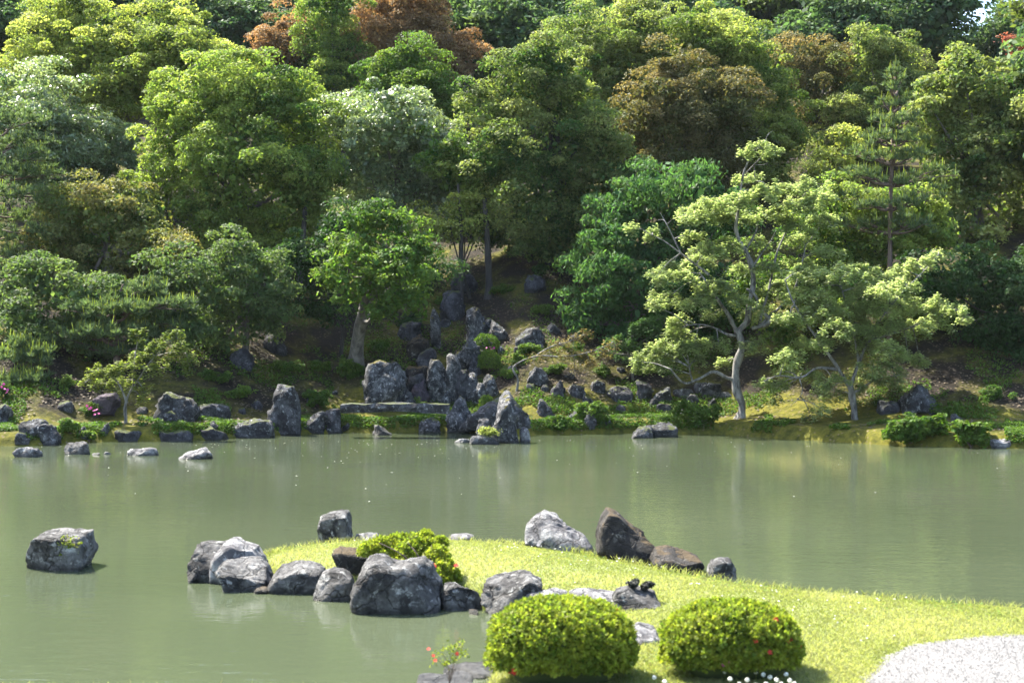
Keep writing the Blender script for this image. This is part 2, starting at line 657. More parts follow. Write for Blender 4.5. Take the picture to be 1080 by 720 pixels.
def crown(lobes, rng, n_leaf, leaf, clump=0.5, fill=0.12, flat=0.62, aspect=0.5, upright=0.5, droop=0.0, back=0.35, tintbias=0.0, rough=0.42):
    """lobes: (x, y, z, r) world. Leaves gathered in clumps spread over every lobe."""
    lob = np.array(lobes)
    area = lob[:, 3] ** 2
    Ps, Ns, Ts = [], [], []
    ntot = int(n_leaf * (1 - fill))
    for L, ar in zip(lob, area):
        nl = int(ntot * ar / area.sum())
        nc = max(6, int(4.4 * (L[3] / clump) ** 2))
        d = rdirs(nc * 3, rng)
        keep = rng.random(len(d)) < np.where(d[:, 1] > 0.35, back, 1.0) * np.where(d[:, 2] < -0.5, 0.45, 1)
        d = d[keep][:nc]
        nc = len(d)
        rad = L[3] * (1 + rough * vnoise(d * 2.1 + L[:3] * 1.7, 5)) * rng.uniform(0.55, 1.16, nc)
        C = L[:3] + d * rad[:, None] * np.array([1, 1, 0.92])
        rc = clump * rng.uniform(0.45, 1.35, nc)
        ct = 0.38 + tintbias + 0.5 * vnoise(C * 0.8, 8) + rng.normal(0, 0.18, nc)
        k = rng.integers(0, nc, nl)
        o = nrm(rng.normal(size=(nl, 3)) + 0.5 * d[k] + np.array([0, 0, 0.85]))
        rr = rc[k] * rng.uniform(0.45, 1.08, nl) ** 0.7
        P = C[k] + o * rr[:, None] * np.array([1, 1, flat])
        Ps.append(P)
        Ns.append(o)
        Ts.append(ct[k] + rng.normal(0, 0.12, nl))
    P = np.concatenate(Ps)
    N = np.concatenate(Ns)
    T = np.concatenate(Ts)
    V1 = leaf_quads(P, N, leaf, leaf * aspect, rng, 0.5, upright, 0.75, droop)
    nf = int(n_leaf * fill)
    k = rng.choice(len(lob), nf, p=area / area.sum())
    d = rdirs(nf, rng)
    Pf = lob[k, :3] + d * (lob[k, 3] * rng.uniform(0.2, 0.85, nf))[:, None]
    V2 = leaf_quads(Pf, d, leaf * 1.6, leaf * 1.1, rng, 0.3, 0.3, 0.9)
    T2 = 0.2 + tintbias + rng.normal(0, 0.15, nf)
    return np.concatenate([V1, V2]), np.concatenate([T, T2])


# ------------------------------------------------------------------ trunks and limbs
def smooth_line(P, n=4):
    P = np.asarray(P, float)
    if len(P) < 3:
        t = np.linspace(0, 1, n * 2)[:, None]
        return P[0] * (1 - t) + P[-1] * t
    Q = np.concatenate([[2 * P[0] - P[1]], P, [2 * P[-1] - P[-2]]])
    out = []
    for i in range(1, len(Q) - 2):
        for t in np.linspace(0, 1, n, endpoint=False):
            a, b, c, d = Q[i - 1], Q[i], Q[i + 1], Q[i + 2]
            out.append(0.5 * (2 * b + (c - a) * t + (2 * a - 5 * b + 4 * c - d) * t * t + (-a + 3 * b - 3 * c + d) * t ** 3))
    out.append(P[-1])
    return np.array(out)


class Tubes:
    def __init__(s):
        s.V, s.F, s.n = [], [], 0

    def add(s, P, r0, r1, sides=8, rng=None, knobs=0.12, flare=0.0, pw=1.0):
        P = smooth_line(P)
        k = len(P)
        u = np.linspace(0, 1, k)
        rad = r0 + (r1 - r0) * u ** pw
        rad = rad * (1 + flare * np.exp(-u * 14))
        T = nrm(np.gradient(P, axis=0))
        ref = np.array([0.0, 1.0, 0.0]) if abs(T[0][1]) < 0.8 else np.array([1.0, 0, 0])
        A = nrm(np.cross(T, ref))
        B = np.cross(T, A)
        th = np.linspace(0, 2 * np.pi, sides, endpoint=False)
        ring = A[:, None, :] * np.cos(th)[None, :, None] + B[:, None, :] * np.sin(th)[None, :, None]
        rr = rad[:, None] * np.ones((1, sides))
        if rng is not None:
            q = (P[:, None, :] + ring * 0.2).reshape(-1, 3) * (0.35 / max(r0, 0.05))
            rr = rr * (1 + knobs * vnoise(q, 2).reshape(k, sides) * 1.6)
        V = P[:, None, :] + ring * rr[:, :, None]
        s.V.append(V.reshape(-1, 3))
        i = np.arange(k * sides).reshape(k, sides)
        a = i[:-1]
        b = i[1:]
        s.F.append(np.stack([a, np.roll(a, -1, 1), np.roll(b, -1, 1), b], -1).reshape(-1, 4) + s.n)
        s.n += k * sides
        # end cap as a tip
        tip = P[-1] + T[-1] * rad[-1]
        s.V.append(np.array([tip]))
        l = i[-1] + s.n - k * sides
        s.F.append(np.stack([l, np.roll(l, -1), np.full(sides, s.n), np.full(sides, s.n)], -1))
        s.n += 1

    def mesh(s, name, off=(0, 0, 0)):
        V = np.concatenate(s.V) - np.array(off)
        Fc = np.concatenate(s.F)
        me = bpy.data.meshes.new(name)
        faces = [tuple(f[:3]) if f[2] == f[3] else tuple(f) for f in Fc.tolist()]
        me.from_pydata(V.tolist(), [], faces)
        me.polygons.foreach_set('use_smooth', np.ones(len(me.polygons), bool))
        me.update()
        return me


# ------------------------------------------------------------------ rocks
_ICO = {}


def ico(l):
    if l not in _ICO:
        bm = bmesh.new()
        bmesh.ops.create_icosphere(bm, subdivisions=l, radius=1.0)
        V = np.array([v.co[:] for v in bm.verts])
        Fc = np.array([[v.index for v in f.verts] for f in bm.faces])
        bm.free()
        _ICO[l] = (V, Fc)
    return _ICO[l]


SHAPES = {
    'block': [(0, 1), (.01, .45), (.10, .12), (.40, 0), (.82, .05), (.96, .3), (1, 1)],
    'peak': [(0, 1), (.08, .65), (.26, .3), (.46, 0), (.62, .08), (.78, .42), (.93, .72), (1, 1)],
    'peakr': [(0, 1), (.1, .7), (.32, .42), (.55, .05), (.7, 0), (.86, .3), (.97, .66), (1, 1)],
    'round': [(0, 1), (0, .62), (.14, .22), (.42, 0), (.74, .07), (.94, .4), (1, .8), (1, 1)],
    'slab': [(0, 1), (0, .5), (.08, .15), (.5, 0), (.92, .12), (1, .5), (1, 1)],
    'tall': [(.05, 1), (0, .5), (.08, .15), (.3, 0), (.6, .04), (.85, .25), (.95, .6), (1, 1)],
    'wedge': [(0, 1), (.03, .4), (.12, .05), (.3, 0), (.6, .35), (.85, .6), (1, .85), (1, 1)],
    'wedgel': [(0, 1), (0, .85), (.15, .6), (.4, .35), (.7, 0), (.88, .05), (.97, .4), (1, 1)],
}


def polar(poly, c, nth=512):
    poly = np.asarray(poly, float)
    th = np.linspace(-np.pi, np.pi, nth, endpoint=False)
    D = np.stack([np.cos(th), np.sin(th)], 1)
    out = np.zeros(nth)
    m = len(poly)
    for i in range(m):
        a = poly[i] - c
        e = poly[(i + 1) % m] - poly[i]
        den = D[:, 0] * e[1] - D[:, 1] * e[0]
        den = np.where(np.abs(den) < 1e-9, 1e-9, den)
        t = (a[0] * e[1] - a[1] * e[0]) / den
        u = (a[0] * D[:, 1] - a[1] * D[:, 0]) / den
        ok = (t > 0) & (u >= -1e-6) & (u <= 1 + 1e-6)
        out = np.where(ok & (t > out), t, out)
    k = np.array([.15, .7, .15])
    return th, np.convolve(np.concatenate([out[-1:], out, out[:1]]), k, 'valid')


def rock(name, label, poly, Y, mat, seed, depth=None, lvl=4, group=None, cat='rock', rough=1.0, sharp=4.0, facets=10, sink=0.25, tilt=0.0):
    """poly: outline (X, Z) in metres at distance Y; the body gets its own depth"""
    poly = np.asarray(poly, float)
    rng = np.random.default_rng(seed)
    lo, hi = poly.min(0), poly.max(0)
    w, h = hi - lo
    poly = poly.copy()
    base = poly[:, 1] < lo[1] + 0.06 * h
    poly[base, 1] -= sink
    c = np.array([(lo[0] + hi[0]) / 2, (lo[1] - sink + hi[1]) / 2])
    if depth is None:
        depth = 0.42 * min(w, 1.6 * h) + 0.1 * w
    th, rr = polar(poly, c)
    V, Fc = ico(lvl)
    t = np.arctan2(V[:, 2], V[:, 0])
    Rr = np.interp(t, np.append(th, np.pi), np.append(rr, rr[0]))
    ay = np.abs(V[:, 1])
    rho = np.maximum(1 - ay ** sharp, 0) ** (1 / sharp)
    pl = np.sqrt(V[:, 0] ** 2 + V[:, 2] ** 2) + 1e-9
    U = np.stack([V[:, 0] / pl * rho, V[:, 1], V[:, 2] / pl * rho], 1)
    # random flat facets, mostly on the front and the back so the outline stays
    for k in range(facets):
        d = rng.normal(size=3)
        d[0] *= 0.7
        d = d / np.linalg.norm(d)
        hh = rng.uniform(0.7, 0.95)
        s = U @ d
        U = U - np.maximum(s - hh, 0)[:, None] * d * 0.97
    X = c[0] + U[:, 0] * Rr
    Z = c[1] + U[:, 2] * Rr
    Z = np.where(Z > c[1], c[1] + (Z - c[1]) * (1 - tilt * np.clip(-U[:, 1], 0, 1)), Z)
    Yy = U[:, 1] * depth
    P = np.stack([X, Yy, Z], 1)
    sc = 1.0 / max(min(w, h), 0.1)
    N = nrm(U * np.array([1, 1, 1]))
    q = P * sc + seed * 3.7
    dn = 0.07 * fbm(q * 1.5, 3, seed) + 0.12 * (0.3 - np.abs(fbm(q * 2.3 + 5, 3, seed + 7))) + 0.05 * (0.3 - np.abs(fbm(q * 6.1 + 9, 3, seed + 9))) + 0.03 * fbm(q * 9, 3, seed + 3)
    tq = fbm(q * np.array([1.1, 1.1, 2.0]) + 31, 3, seed + 21) * 3.2
    fr = tq - np.floor(tq)
    dn = dn + 0.085 * (np.floor(tq) + sstep((fr - 0.78) / 0.22) - tq) + 0.04 * (np.floor(tq) + 1)   # broken ledges
    dn = dn - dn.mean() - 0.02
    P = P + N * (dn * rough * min(w, h))[:, None]
    o = np.array([c[0], 0, lo[1]])
    me = mesh_np(name, P - o, Fc, 3, True)
    ob = obj(name, me, mat, None, (c[0], Y, lo[1]))
    return tag(ob, label, cat, group)


def rock_px(name, label, pts, base_py, mat, seed, bank=False, depth=None, water=True, zbase=0.0, **kw):
    """outline given as points of the photograph, set at the distance where its foot stands"""
    pts = np.asarray(pts, float)
    if bank:
        h = hit(pts[:, 0].mean(), base_py)
        Y = h[1]
    else:
        Y = F * (CAMH - zbase) / (base_py - CY)
    w = (pts[:, 0].max() - pts[:, 0].min()) / F * Y
    h_ = (pts[:, 1].max() - pts[:, 1].min()) / F * Y
    if depth is None:
        depth = 0.42 * min(w, 1.6 * h_) + 0.1 * w
    Yc = Y + depth * (0.75 if not bank else 0.35)
    fr = (pts[:, 1] - pts[:, 1].min()) / max(np.ptp(pts[:, 1]), 1e-6)
    Yp = Yc + depth * (0.7 * (1 - fr) - 0.55 * fr) * (0.0 if bank else 1.0)     # the top is seen to its back edge, the foot to its front
    poly = np.stack([(pts[:, 0] - CX) / F * (Yc - 0.25 * depth * (not bank)), CAMH + (CY - pts[:, 1]) / F * Yp], 1)
    poly[:, 0] = poly[:, 0].mean() + (poly[:, 0] - poly[:, 0].mean()) * 0.97
    return rock(name, label, poly, Yc, mat, seed, depth=depth, **kw)


def boxpts(b, shape, seed):
    x0, y0, x1, y1 = b
    rng = np.random.default_rng(seed + 1000)
    s = np.array(SHAPES[shape])
    s = s + rng.normal(0, 0.035, s.shape) * (s[:, 1:] < 0.99)
    return np.stack([x0 + s[:, 0] * (x1 - x0), y0 + s[:, 1] * (y1 - y0)], 1)


# ------------------------------------------------------------------ the air: one even closed box of thin haze
m, nt = newmat('thin_haze')
g = NT(nt)
pv = g.n('ShaderNodeVolumePrincipled')
pv.inputs['Color'].default_value = (0.86, 0.93, 1.0, 1)
pv.inputs['Density'].default_value = 0.00008
pv.inputs['Anisotropy'].default_value = 0.0
ov = g.n('ShaderNodeOutputMaterial')
g.l(pv.outputs[0], ov.inputs['Volume'])
bmh = bmesh.new()
bmesh.ops.create_cube(bmh, size=1.0)
for v in bmh.verts:
    v.co = Vector((v.co.x * 860, 150 + v.co.y * 420, 29 + v.co.z * 66))
meh = bpy.data.meshes.new('haze')
bmh.to_mesh(meh)
bmh.free()
hz = kind(obj('haze', meh, m), 'stuff')
hz.display_type = 'WIRE'

# ------------------------------------------------------------------ leaf materials
L_YEL = leaf_mat('young_yellow_green_leaves', (0.06, 0.10, 0.02), (0.31, 0.325, 0.10), 0.47)
L_MID = leaf_mat('mid_green_leaves', (0.035, 0.085, 0.018), (0.25, 0.29, 0.075), 0.44)
L_OAK = leaf_mat('oak_leaves', (0.034, 0.075, 0.018), (0.26, 0.275, 0.10), 0.42)
L_BROWN = leaf_mat('brownish_new_leaves', (0.055, 0.075, 0.022), (0.18, 0.16, 0.07), 0.36, tgreen=(1.2, 1.0, 0.6))
L_RED = leaf_mat('orange_brown_leaves', (0.16, 0.12, 0.06), (0.27, 0.20, 0.10), 0.36, tgreen=(1.25, 0.9, 0.6))
L_REDTIP = leaf_mat('green_leaves_with_red_tips', (0.045, 0.095, 0.02), (0.21, 0.195, 0.075), 0.38, tgreen=(1.2, 1.1, 0.6))
L_GLOSS = leaf_mat('glossy_leaves', (0.045, 0.09, 0.03), (0.26, 0.30, 0.17), 0.36, rough=0.4, spec=0.7)  # pale end whitened: leaf glints put into the colour
L_DARK = leaf_mat('dark_evergreen_leaves', (0.018, 0.045, 0.014), (0.045, 0.085, 0.025), 0.30)
L_DROOP = leaf_mat('drooping_blue_green_leaves', (0.04, 0.09, 0.032), (0.085, 0.15, 0.05), 0.4)
L_GREYG = leaf_mat('grey_green_leaves', (0.05, 0.085, 0.032), (0.13, 0.165, 0.06), 0.4)
L_BRIGHT = leaf_mat('bright_green_leaves', (0.05, 0.10, 0.022), (0.14, 0.19, 0.035), 0.42)
L_MAPLE = leaf_mat('maple_leaves', (0.11, 0.15, 0.05), (0.36, 0.39, 0.21), 0.5, rough=0.42, spec=0.5, tboost=1.7, tgreen=(1.1, 1.2, 0.7))
L_PINE = leaf_mat('pine_needles', (0.06, 0.095, 0.045), (0.13, 0.17, 0.085), 0.3)
L_CANDLE = leaf_mat('new_pine_shoots', (0.13, 0.16, 0.03), (0.24, 0.27, 0.06), 0.3)
L_FAR = leaf_mat('hill_leaves', (0.045, 0.085, 0.04), (0.11, 0.155, 0.065), 0.36)  # hill foliage lightened: distance haze put into the colour
L_FARY = leaf_mat('hill_yellow_leaves', (0.06, 0.09, 0.025), (0.12, 0.145, 0.04), 0.35)
L_FARP = leaf_mat('hill_pine_needles', (0.045, 0.08, 0.05), (0.085, 0.13, 0.075), 0.25)
L_FLRED = leaf_mat('scarlet_leaves', (0.20, 0.10, 0.055), (0.32, 0.15, 0.09), 0.3, tgreen=(1.2, 0.7, 0.6))
L_AZA = leaf_mat('azalea_leaves', (0.07, 0.115, 0.018), (0.26, 0.28, 0.04), 0.42)
L_GRASS = leaf_mat('grass_blades', (0.14, 0.16, 0.045), (0.28, 0.27, 0.13), 0.42)
L_COVER = leaf_mat('ground_cover_leaves', (0.035, 0.08, 0.014), (0.09, 0.14, 0.022), 0.35)
M_FRED = flat_mat('scarlet_petals', (0.62, 0.055, 0.035), 0.6, 0.35)
M_FPINK = flat_mat('magenta_petals', (0.55, 0.07, 0.28), 0.6, 0.35)
M_FWHITE = flat_mat('white_petals', (0.80, 0.80, 0.74), 0.6, 0.3)


# ------------------------------------------------------------------ trees
def tree(name, label, Y, lobes, mat, seed, cat='tree', leaf=0.135, dens=2000, clump=0.66, base=None, trunk_r=0.22, bark=None,
         zoff=0.0, limbs=True, group=None, ydep=0.7, **kw):
    rng = np.random.default_rng(seed)
    L = []
    for px, py, r in lobes:
        rw = r / F * Y
        p = at(px, py, Y + rng.uniform(-1, 1) * ydep * rw)
        L.append((*p, rw))
    L = np.array(L)
    if cat == 'tree' and name == 'evergreen_shrub':
        cat, trunk_r, bark = 'shrub', 0.07, M_BARKD
    if base is None:
        bx = (L[:, 0] * L[:, 3]).sum() / L[:, 3].sum() + rng.uniform(-0.3, 0.3)
        by = L[:, 1].mean() + 0.3
    else:
        bx, by = base
    bz = gzf(bx, by) - 0.1
    root = thing(name, label, cat, (bx, by, bz), group)
    off = np.array([bx, by, bz])
    n = int(dens * (L[:, 3] ** 2).sum() * (0.16 / leaf) ** 2)
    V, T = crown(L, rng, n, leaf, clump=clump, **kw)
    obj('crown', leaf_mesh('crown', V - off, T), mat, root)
    tb = Tubes()
    cen = (L[:, :3] * L[:, 3:]).sum(0) / L[:, 3].sum()
    top = cen + np.array([rng.uniform(-.4, .4), 0, 0.4 * (L[:, 2].max() - cen[2])])
    if top[2] < bz + 1:
        top[2] = bz + 1.0
    mid = np.array([bx, by, bz]) * 0.5 + top * 0.5 + rng.uniform(-0.35, 0.35, 3) * np.array([1, 1, 0])
    tb.add([(bx, by, bz), mid, top], trunk_r, trunk_r * 0.35, 9, rng, flare=0.5)
    if limbs:
        for l in L:
            s = rng.uniform(0.25, 0.8)
            a = np.array([bx, by, bz]) * (1 - s) ** 2 + 2 * s * (1 - s) * mid + s * s * top
            e = l[:3] + np.array([0, 0, 0.25 * l[3]])
            m = (a + e) / 2 + np.array([0, 0, -0.12 * np.linalg.norm(e - a)])
            tb.add([a, m, e], trunk_r * 0.4, 0.03, 6, rng)
    obj('trunk', tb.mesh('trunk', off), bark or M_BARK, root)
    return root


# --- the far hill: a few kinds, copied
def proto_broad(name, mat, seed):
    rng = np.random.default_rng(seed)
    root = bpy.data.objects.new(name, None)
    COL.objects.link(root)
    L = [(0, 0, 5.0, 2.6)]
    for k in range(9):
        a = rng.uniform(0, 6.28)
        rr = rng.uniform(1.0, 2.6)
        L.append((rr * math.cos(a), rr * math.sin(a), rng.uniform(3.0, 8.0), rng.uniform(1.2, 2.0)))
    V, T = crown(L, rng, 14000, 0.30, clump=0.8, back=0.6)
    obj('crown', leaf_mesh('crown', V, T), mat, root)
    tb = Tubes()
    tb.add([(0, 0, -1.0), (0.2, 0, 2.5), (0.1, 0.1, 7)], 0.28, 0.08, 8, rng)
    obj('trunk', tb.mesh('trunk'), M_BARK, root)
    return root


def needle_tufts(C, rng, per=26, L=0.22, W=0.035, up=0.5):
    n = len(C)
    d = rng.normal(size=(n * per, 3))
    d[:, 2] = np.abs(d[:, 2]) * 0.9 + up
    d = nrm(d)
    P = np.repeat(C, per, 0)
    s = rng.uniform(0.7, 1.2, (len(P), 1)) * L
    b = nrm(np.cross(d, rng.normal(size=d.shape))) * W * 0.5
    V = np.empty((len(P), 4, 3))
    V[:, 0] = P - b
    V[:, 1] = P + b
    V[:, 2] = P + d * s + b * 0.5
    V[:, 3] = P + d * s - b * 0.5
    return V.reshape(-1, 3)


def proto_conifer(name, mat, seed, h=11.0, w=2.6):
    rng = np.random.default_rng(seed)
    root = bpy.data.objects.new(name, None)
    COL.objects.link(root)
    tb = Tubes()
    tb.add([(0, 0, -1), (0.1, 0, h * 0.5), (0, 0.1, h)], 0.24, 0.04, 8, rng)
    Cs = []
    z = 2.2
    while z < h:
        u = (z - 2.2) / (h - 2.2)
        rad = w * (1 - u) ** 0.7 * rng.uniform(0.8, 1.1) + 0.25
        for a in np.linspace(0, 6.28, 6, endpoint=False) + rng.uniform(0, 6):
            rr = rad * rng.uniform(0.6, 1.1)
            e = np.array([rr * math.cos(a), rr * math.sin(a), z + 0.18 * rr])
            tb.add([(0, 0, z - 0.1), e * np.array([.5, .5, 1]) - np.array([0, 0, .1]), e], 0.06, 0.02, 5)
            k = int(10 + 14 * rr)
            t = rng.uniform(0.25, 1.05, (k, 1))
            Cs.append(e * t * np.array([1, 1, 0]) + np.array([0, 0, z]) + rng.normal(0, 0.22, (k, 3)) * np.array([1, 1, 0.6]))
        z += rng.uniform(0.55, 0.85)
    C = np.concatenate(Cs)
    V = needle_tufts(C, rng, 9, 0.42, 0.12, 0.4)
    obj('crown', leaf_mesh('crown', V, rng.random(len(V) // 4)), mat, root)
    obj('trunk', tb.mesh('trunk'), M_BARKB, root)
    return root


def dup(root, loc, rz, sc):
    r = root.copy()
    COL.objects.link(r)
    r.location = loc
    r.rotation_euler = (0, 0, rz)
    r.scale = sc
    for ch in root.children:
        c = ch.copy()
        COL.objects.link(c)
        c.parent = r
    return r


PB = [proto_broad('hill_tree', L_FAR, 11), proto_broad('hill_tree', L_FARY, 12), proto_conifer('hill_pine', L_FARP, 13), proto_conifer('hill_pine', L_FARP, 14, 9.0, 3.2), proto_broad('hill_tree', L_FAR, 15)]
HL = {0: ('dark green tree in the wooded hillside behind the garden', 'tree', 'green trees on the far hill'),
      1: ('yellow-green tree in the wooded hillside behind the garden', 'tree', 'yellow-green trees on the far hill'),
      2: ('tall blue-green conifer in the wooded hillside behind the garden', 'conifer', 'conifers on the far hill'),
      3: ('broad blue-green conifer in the wooded hillside behind the garden', 'conifer', 'broad conifers on the far hill')}
rng = np.random.default_rng(77)
used = set()
hill_spots = []
for row, (Yr, step) in enumerate([(85, 60), (93, 58), (103, 54), (114, 48), (127, 44), (140, 40)]):
    x = -140 + rng.uniform(0, 40)
    while x < 1230:
        hill_spots.append((x, Yr + rng.uniform(-3.5, 3.5), row))
        x += step * rng.uniform(0.75, 1.25)
for (px, Yh, row) in hill_spots:
    if 960 < px < 1098 and Yh > 88:
        continue
    X_ = (px - CX) / F * Yh
    z_ = gzf(X_, Yh)
    k = int(rng.choice([0, 1, 2, 3, 4], p=[0.3, 0.2, 0.2, 0.12, 0.18]))
    if row == 0:
        k = int(rng.choice([0, 4]))
    s = rng.uniform(0.8, 1.2)
    sc = (s * rng.uniform(.9, 1.15), s * rng.uniform(.9, 1.15), s * rng.uniform(.9, 1.15))
    if k in used:
        o = dup(PB[k], (X_, Yh, z_), rng.uniform(0, 6.28), sc)
    else:
        o = PB[k]
        o.location = (X_, Yh, z_)
        o.rotation_euler = (0, 0, rng.uniform(0, 6.28))
        o.scale = sc
        used.add(k)
    lb = HL[0 if k == 4 else k]
    tag(o, *lb)

for (px, py, Yh, k) in [(1026, 14, 104, 0), (978, -6, 112, 3), (1076, -8, 108, 4), (1000, 34, 92, 1), (1046, 30, 92, 0)]:
    X_ = (px - CX) / F * Yh
    z_ = gzf(X_, Yh)
    top = CAMH + (CY - py) / F * Yh
    s = (top - z_) / (9.4 if k != 3 else 9.2)
    o = dup(PB[k], (X_, Yh, z_), px * 0.1, (min(s, 1.1), min(s, 1.1), s))
    tag(o, *HL[0 if k == 4 else k])

for (px, Yh, k) in [(1150, 57, 0), (1210, 54, 4), (1180, 66, 1), (1270, 60, 0), (1330, 55, 4), (1240, 74, 0), (1330, 70, 1)]:
    X_ = (px - CX) / F * Yh
    o = dup(PB[k], (X_, Yh, gzf(X_, Yh)), px * 0.1, (1.1, 1.1, 1.15))
    tag(o, *HL[0 if k == 4 else k])

# --- trees of the garden's far bank, back to front
tree('orange_tree', 'orange-brown leaved tree at top left centre, right of the dark conifer', 78,
     [(420, 25, 40), (455, 42, 36), (478, 72, 25), (395, 40, 30), (440, 5, 38), (490, 50, 20)], L_RED, 21)
tree('orange_tree', 'small orange-brown tree left of the dark conifer near the top', 79,
     [(288, 52, 26), (310, 35, 25), (272, 60, 16)], L_RED, 22)
tree('dark_conifer', 'dark green conifer standing between the two orange-brown trees', 76,
     [(345, 40, 32), (365, 72, 28), (340, 84, 25), (350, 6, 28), (375, 55, 20), (350, -25, 24)], L_MID, 23, cat='conifer')
tree('scarlet_maple', 'small scarlet-leaved tree at the right edge, high on the hill', 74,
     [(1068, 50, 8), (1078, 55, 9), (1088, 50, 10)], L_FLRED, 24, dens=2200)
tree('broadleaf_tree', 'fresh green tree behind the white-glinting tree, below the orange-brown crown', 69,
     [(420, 80, 34), (450, 96, 34), (395, 102, 30), (472, 118, 25), (432, 60, 22), (400, 130, 30)], L_BRIGHT, 25)
tree('broadleaf_tree', 'tall light yellow-green tree filling the top left corner', 66,
     [(75, 60, 50), (130, 75, 55), (190, 72, 52), (232, 84, 42), (75, 30, 34), (188, 48, 38), (35, 92, 42), (150, 44, 36), (85, 8, 22), (20, 70, 28), (120, 110, 40), (255, 100, 25)],
     L_YEL, 26, tintbias=0.15)
tree('oak_tree', 'rounded oak crown at the top centre, behind the brownish oak', 67,
     [(620, 52, 42), (668, 40, 42), (720, 50, 44), (650, 90, 48), (690, 95, 50), (755, 42, 34), (676, 10, 18)], L_OAK, 27, tintbias=0.1)
tree('oak_tree', 'bright yellow-green oak to the right of the brownish oak', 64,
     [(770, 60, 42), (800, 88, 42), (815, 130, 38), (800, 170, 42), (828, 150, 28), (785, 205, 40), (745, 62, 38), (818, 205, 30), (740, 40, 30), (780, 240, 35)], L_YEL, 28)
tree('broadleaf_tree', 'olive-green upright tree behind the young pine at right', 69,
     [(920, 52, 28), (945, 62, 28), (915, 92, 35), (948, 96, 28), (900, 122, 33), (940, 130, 30), (880, 152, 28), (920, 160, 35), (962, 90, 18)], L_OAK, 29, tintbias=0.15)
tree('broadleaf_tree', 'slim brownish-green tree between bright oak and olive-green tree', 70,
     [(845, 62, 22), (875, 64, 20), (850, 95, 24), (865, 120, 24), (882, 90, 18), (850, 130, 20)], L_BROWN, 30)
tree('broadleaf_tree', 'small bright yellow-green tree right of the big oaks, above the pale maple', 61,
     [(882, 170, 22), (862, 195, 20), (892, 200, 22), (893, 150, 14), (868, 225, 22), (900, 225, 20)], L_YEL, 31, tintbias=0.2)
tree('brown_oak', 'big oak with brownish new leaves at the upper centre', 61,
     [(690, 118, 42), (730, 108, 46), (770, 112, 36), (700, 168, 42), (745, 165, 42), (778, 150, 32), (665, 150, 30), (720, 70, 28), (760, 195, 26)], L_BROWN, 32)
tree('oak_tree', 'large dense oak left of centre with yellow-tipped dark crown', 58,
     [(560, 88, 46), (530, 118, 38), (592, 108, 46), (545, 160, 46), (600, 165, 46), (560, 212, 46), (612, 215, 38), (540, 240, 28), (572, 262, 26), (522, 190, 28), (575, 55, 26), (630, 150, 30), (640, 185, 34), (600, 250, 30), (630, 245, 26), (512, 215, 24)],
     L_OAK, 33, base=(1.6, 59.5), trunk_r=0.3, bark=M_BARKD)
tree('glossy_tree', 'tree with white-glinting glossy leaves left of the big oak', 60,
     [(400, 128, 42), (440, 148, 42), (380, 168, 40), (430, 190, 46), (470, 200, 32), (385, 212, 38), (465, 165, 33), (360, 115, 20), (425, 110, 25), (470, 235, 25)], L_GLOSS, 34, tintbias=0.2)
tree('broadleaf_tree', 'big rounded green tree left of centre, tallest above the grey-green tree', 58,
     [(215, 108, 48), (278, 108, 50), (318, 138, 38), (190, 158, 46), (250, 170, 60), (315, 190, 42), (222, 228, 52), (290, 240, 48), (330, 240, 28), (168, 200, 36), (250, 90, 30), (310, 100, 28), (180, 115, 25)],
     L_MID, 35, tintbias=0.2, trunk_r=0.3)
tree('broadleaf_tree', 'light green tree at the left edge behind the leaning pine', 61,
     [(25, 130, 46), (60, 150, 52), (106, 165, 42), (15, 180, 42), (100, 200, 38), (40, 110, 40), (70, 200, 40), (120, 150, 25)], L_GLOSS, 36, tintbias=0.15)
tree('broadleaf_tree', 'big glossy yellow-green tree at the right edge', 58,
     [(1000, 105, 38), (1040, 100, 38), (1072, 130, 38), (990, 150, 38), (1040, 170, 46), (1000, 200, 38), (1062, 230, 42), (1010, 250, 38), (1050, 290, 38), (978, 112, 22), (1085, 180, 38), (1100, 260, 40), (1015, 80, 22)],
     L_OAK, 37, tintbias=0.2, leaf=0.18)
tree('broadleaf_tree', 'green tree with reddish shoot tips above the dark shrubs at left', 55,
     [(80, 222, 32), (115, 228, 36), (155, 234, 33), (60, 258, 33), (110, 275, 46), (162, 270, 38), (140, 210, 24), (90, 305, 30)], L_REDTIP, 38, tintbias=0.1)
tree('drooping_tree', 'blue-green tree with drooping foliage behind the pale maple', 53.5,
     [(700, 200, 34), (662, 218, 36), (735, 205, 32), (640, 258, 34), (690, 260, 42), (740, 250, 34), (642, 298, 34), (690, 308, 42), (650, 330, 26), (622, 282, 22), (612, 322, 18), (725, 340, 28), (770, 230, 25), (745, 300, 35), (620, 345, 16), (600, 335, 12), (655, 350, 18), (700, 350, 22), (750, 355, 22), (770, 320, 26)],
     L_DROOP, 39, droop=0.9, aspect=0.32, leaf=0.2, dens=2300, upright=0.2, tintbias=0.1)
tree('evergreen_shrub', 'dark evergreen mass at the far right above the shaded bank', 48,
     [(1060, 372, 22), (1085, 375, 24), (1040, 355, 18), (1110, 350, 40), (1110, 290, 45), (1040, 310, 32), (1076, 300, 34), (1060, 342, 26), (1026, 282, 24), (1090, 345, 28), (1000, 320, 25), (985, 290, 25)], L_DARK, 40, tintbias=0.2)  # lobes past the right frame edge added to shade the bank
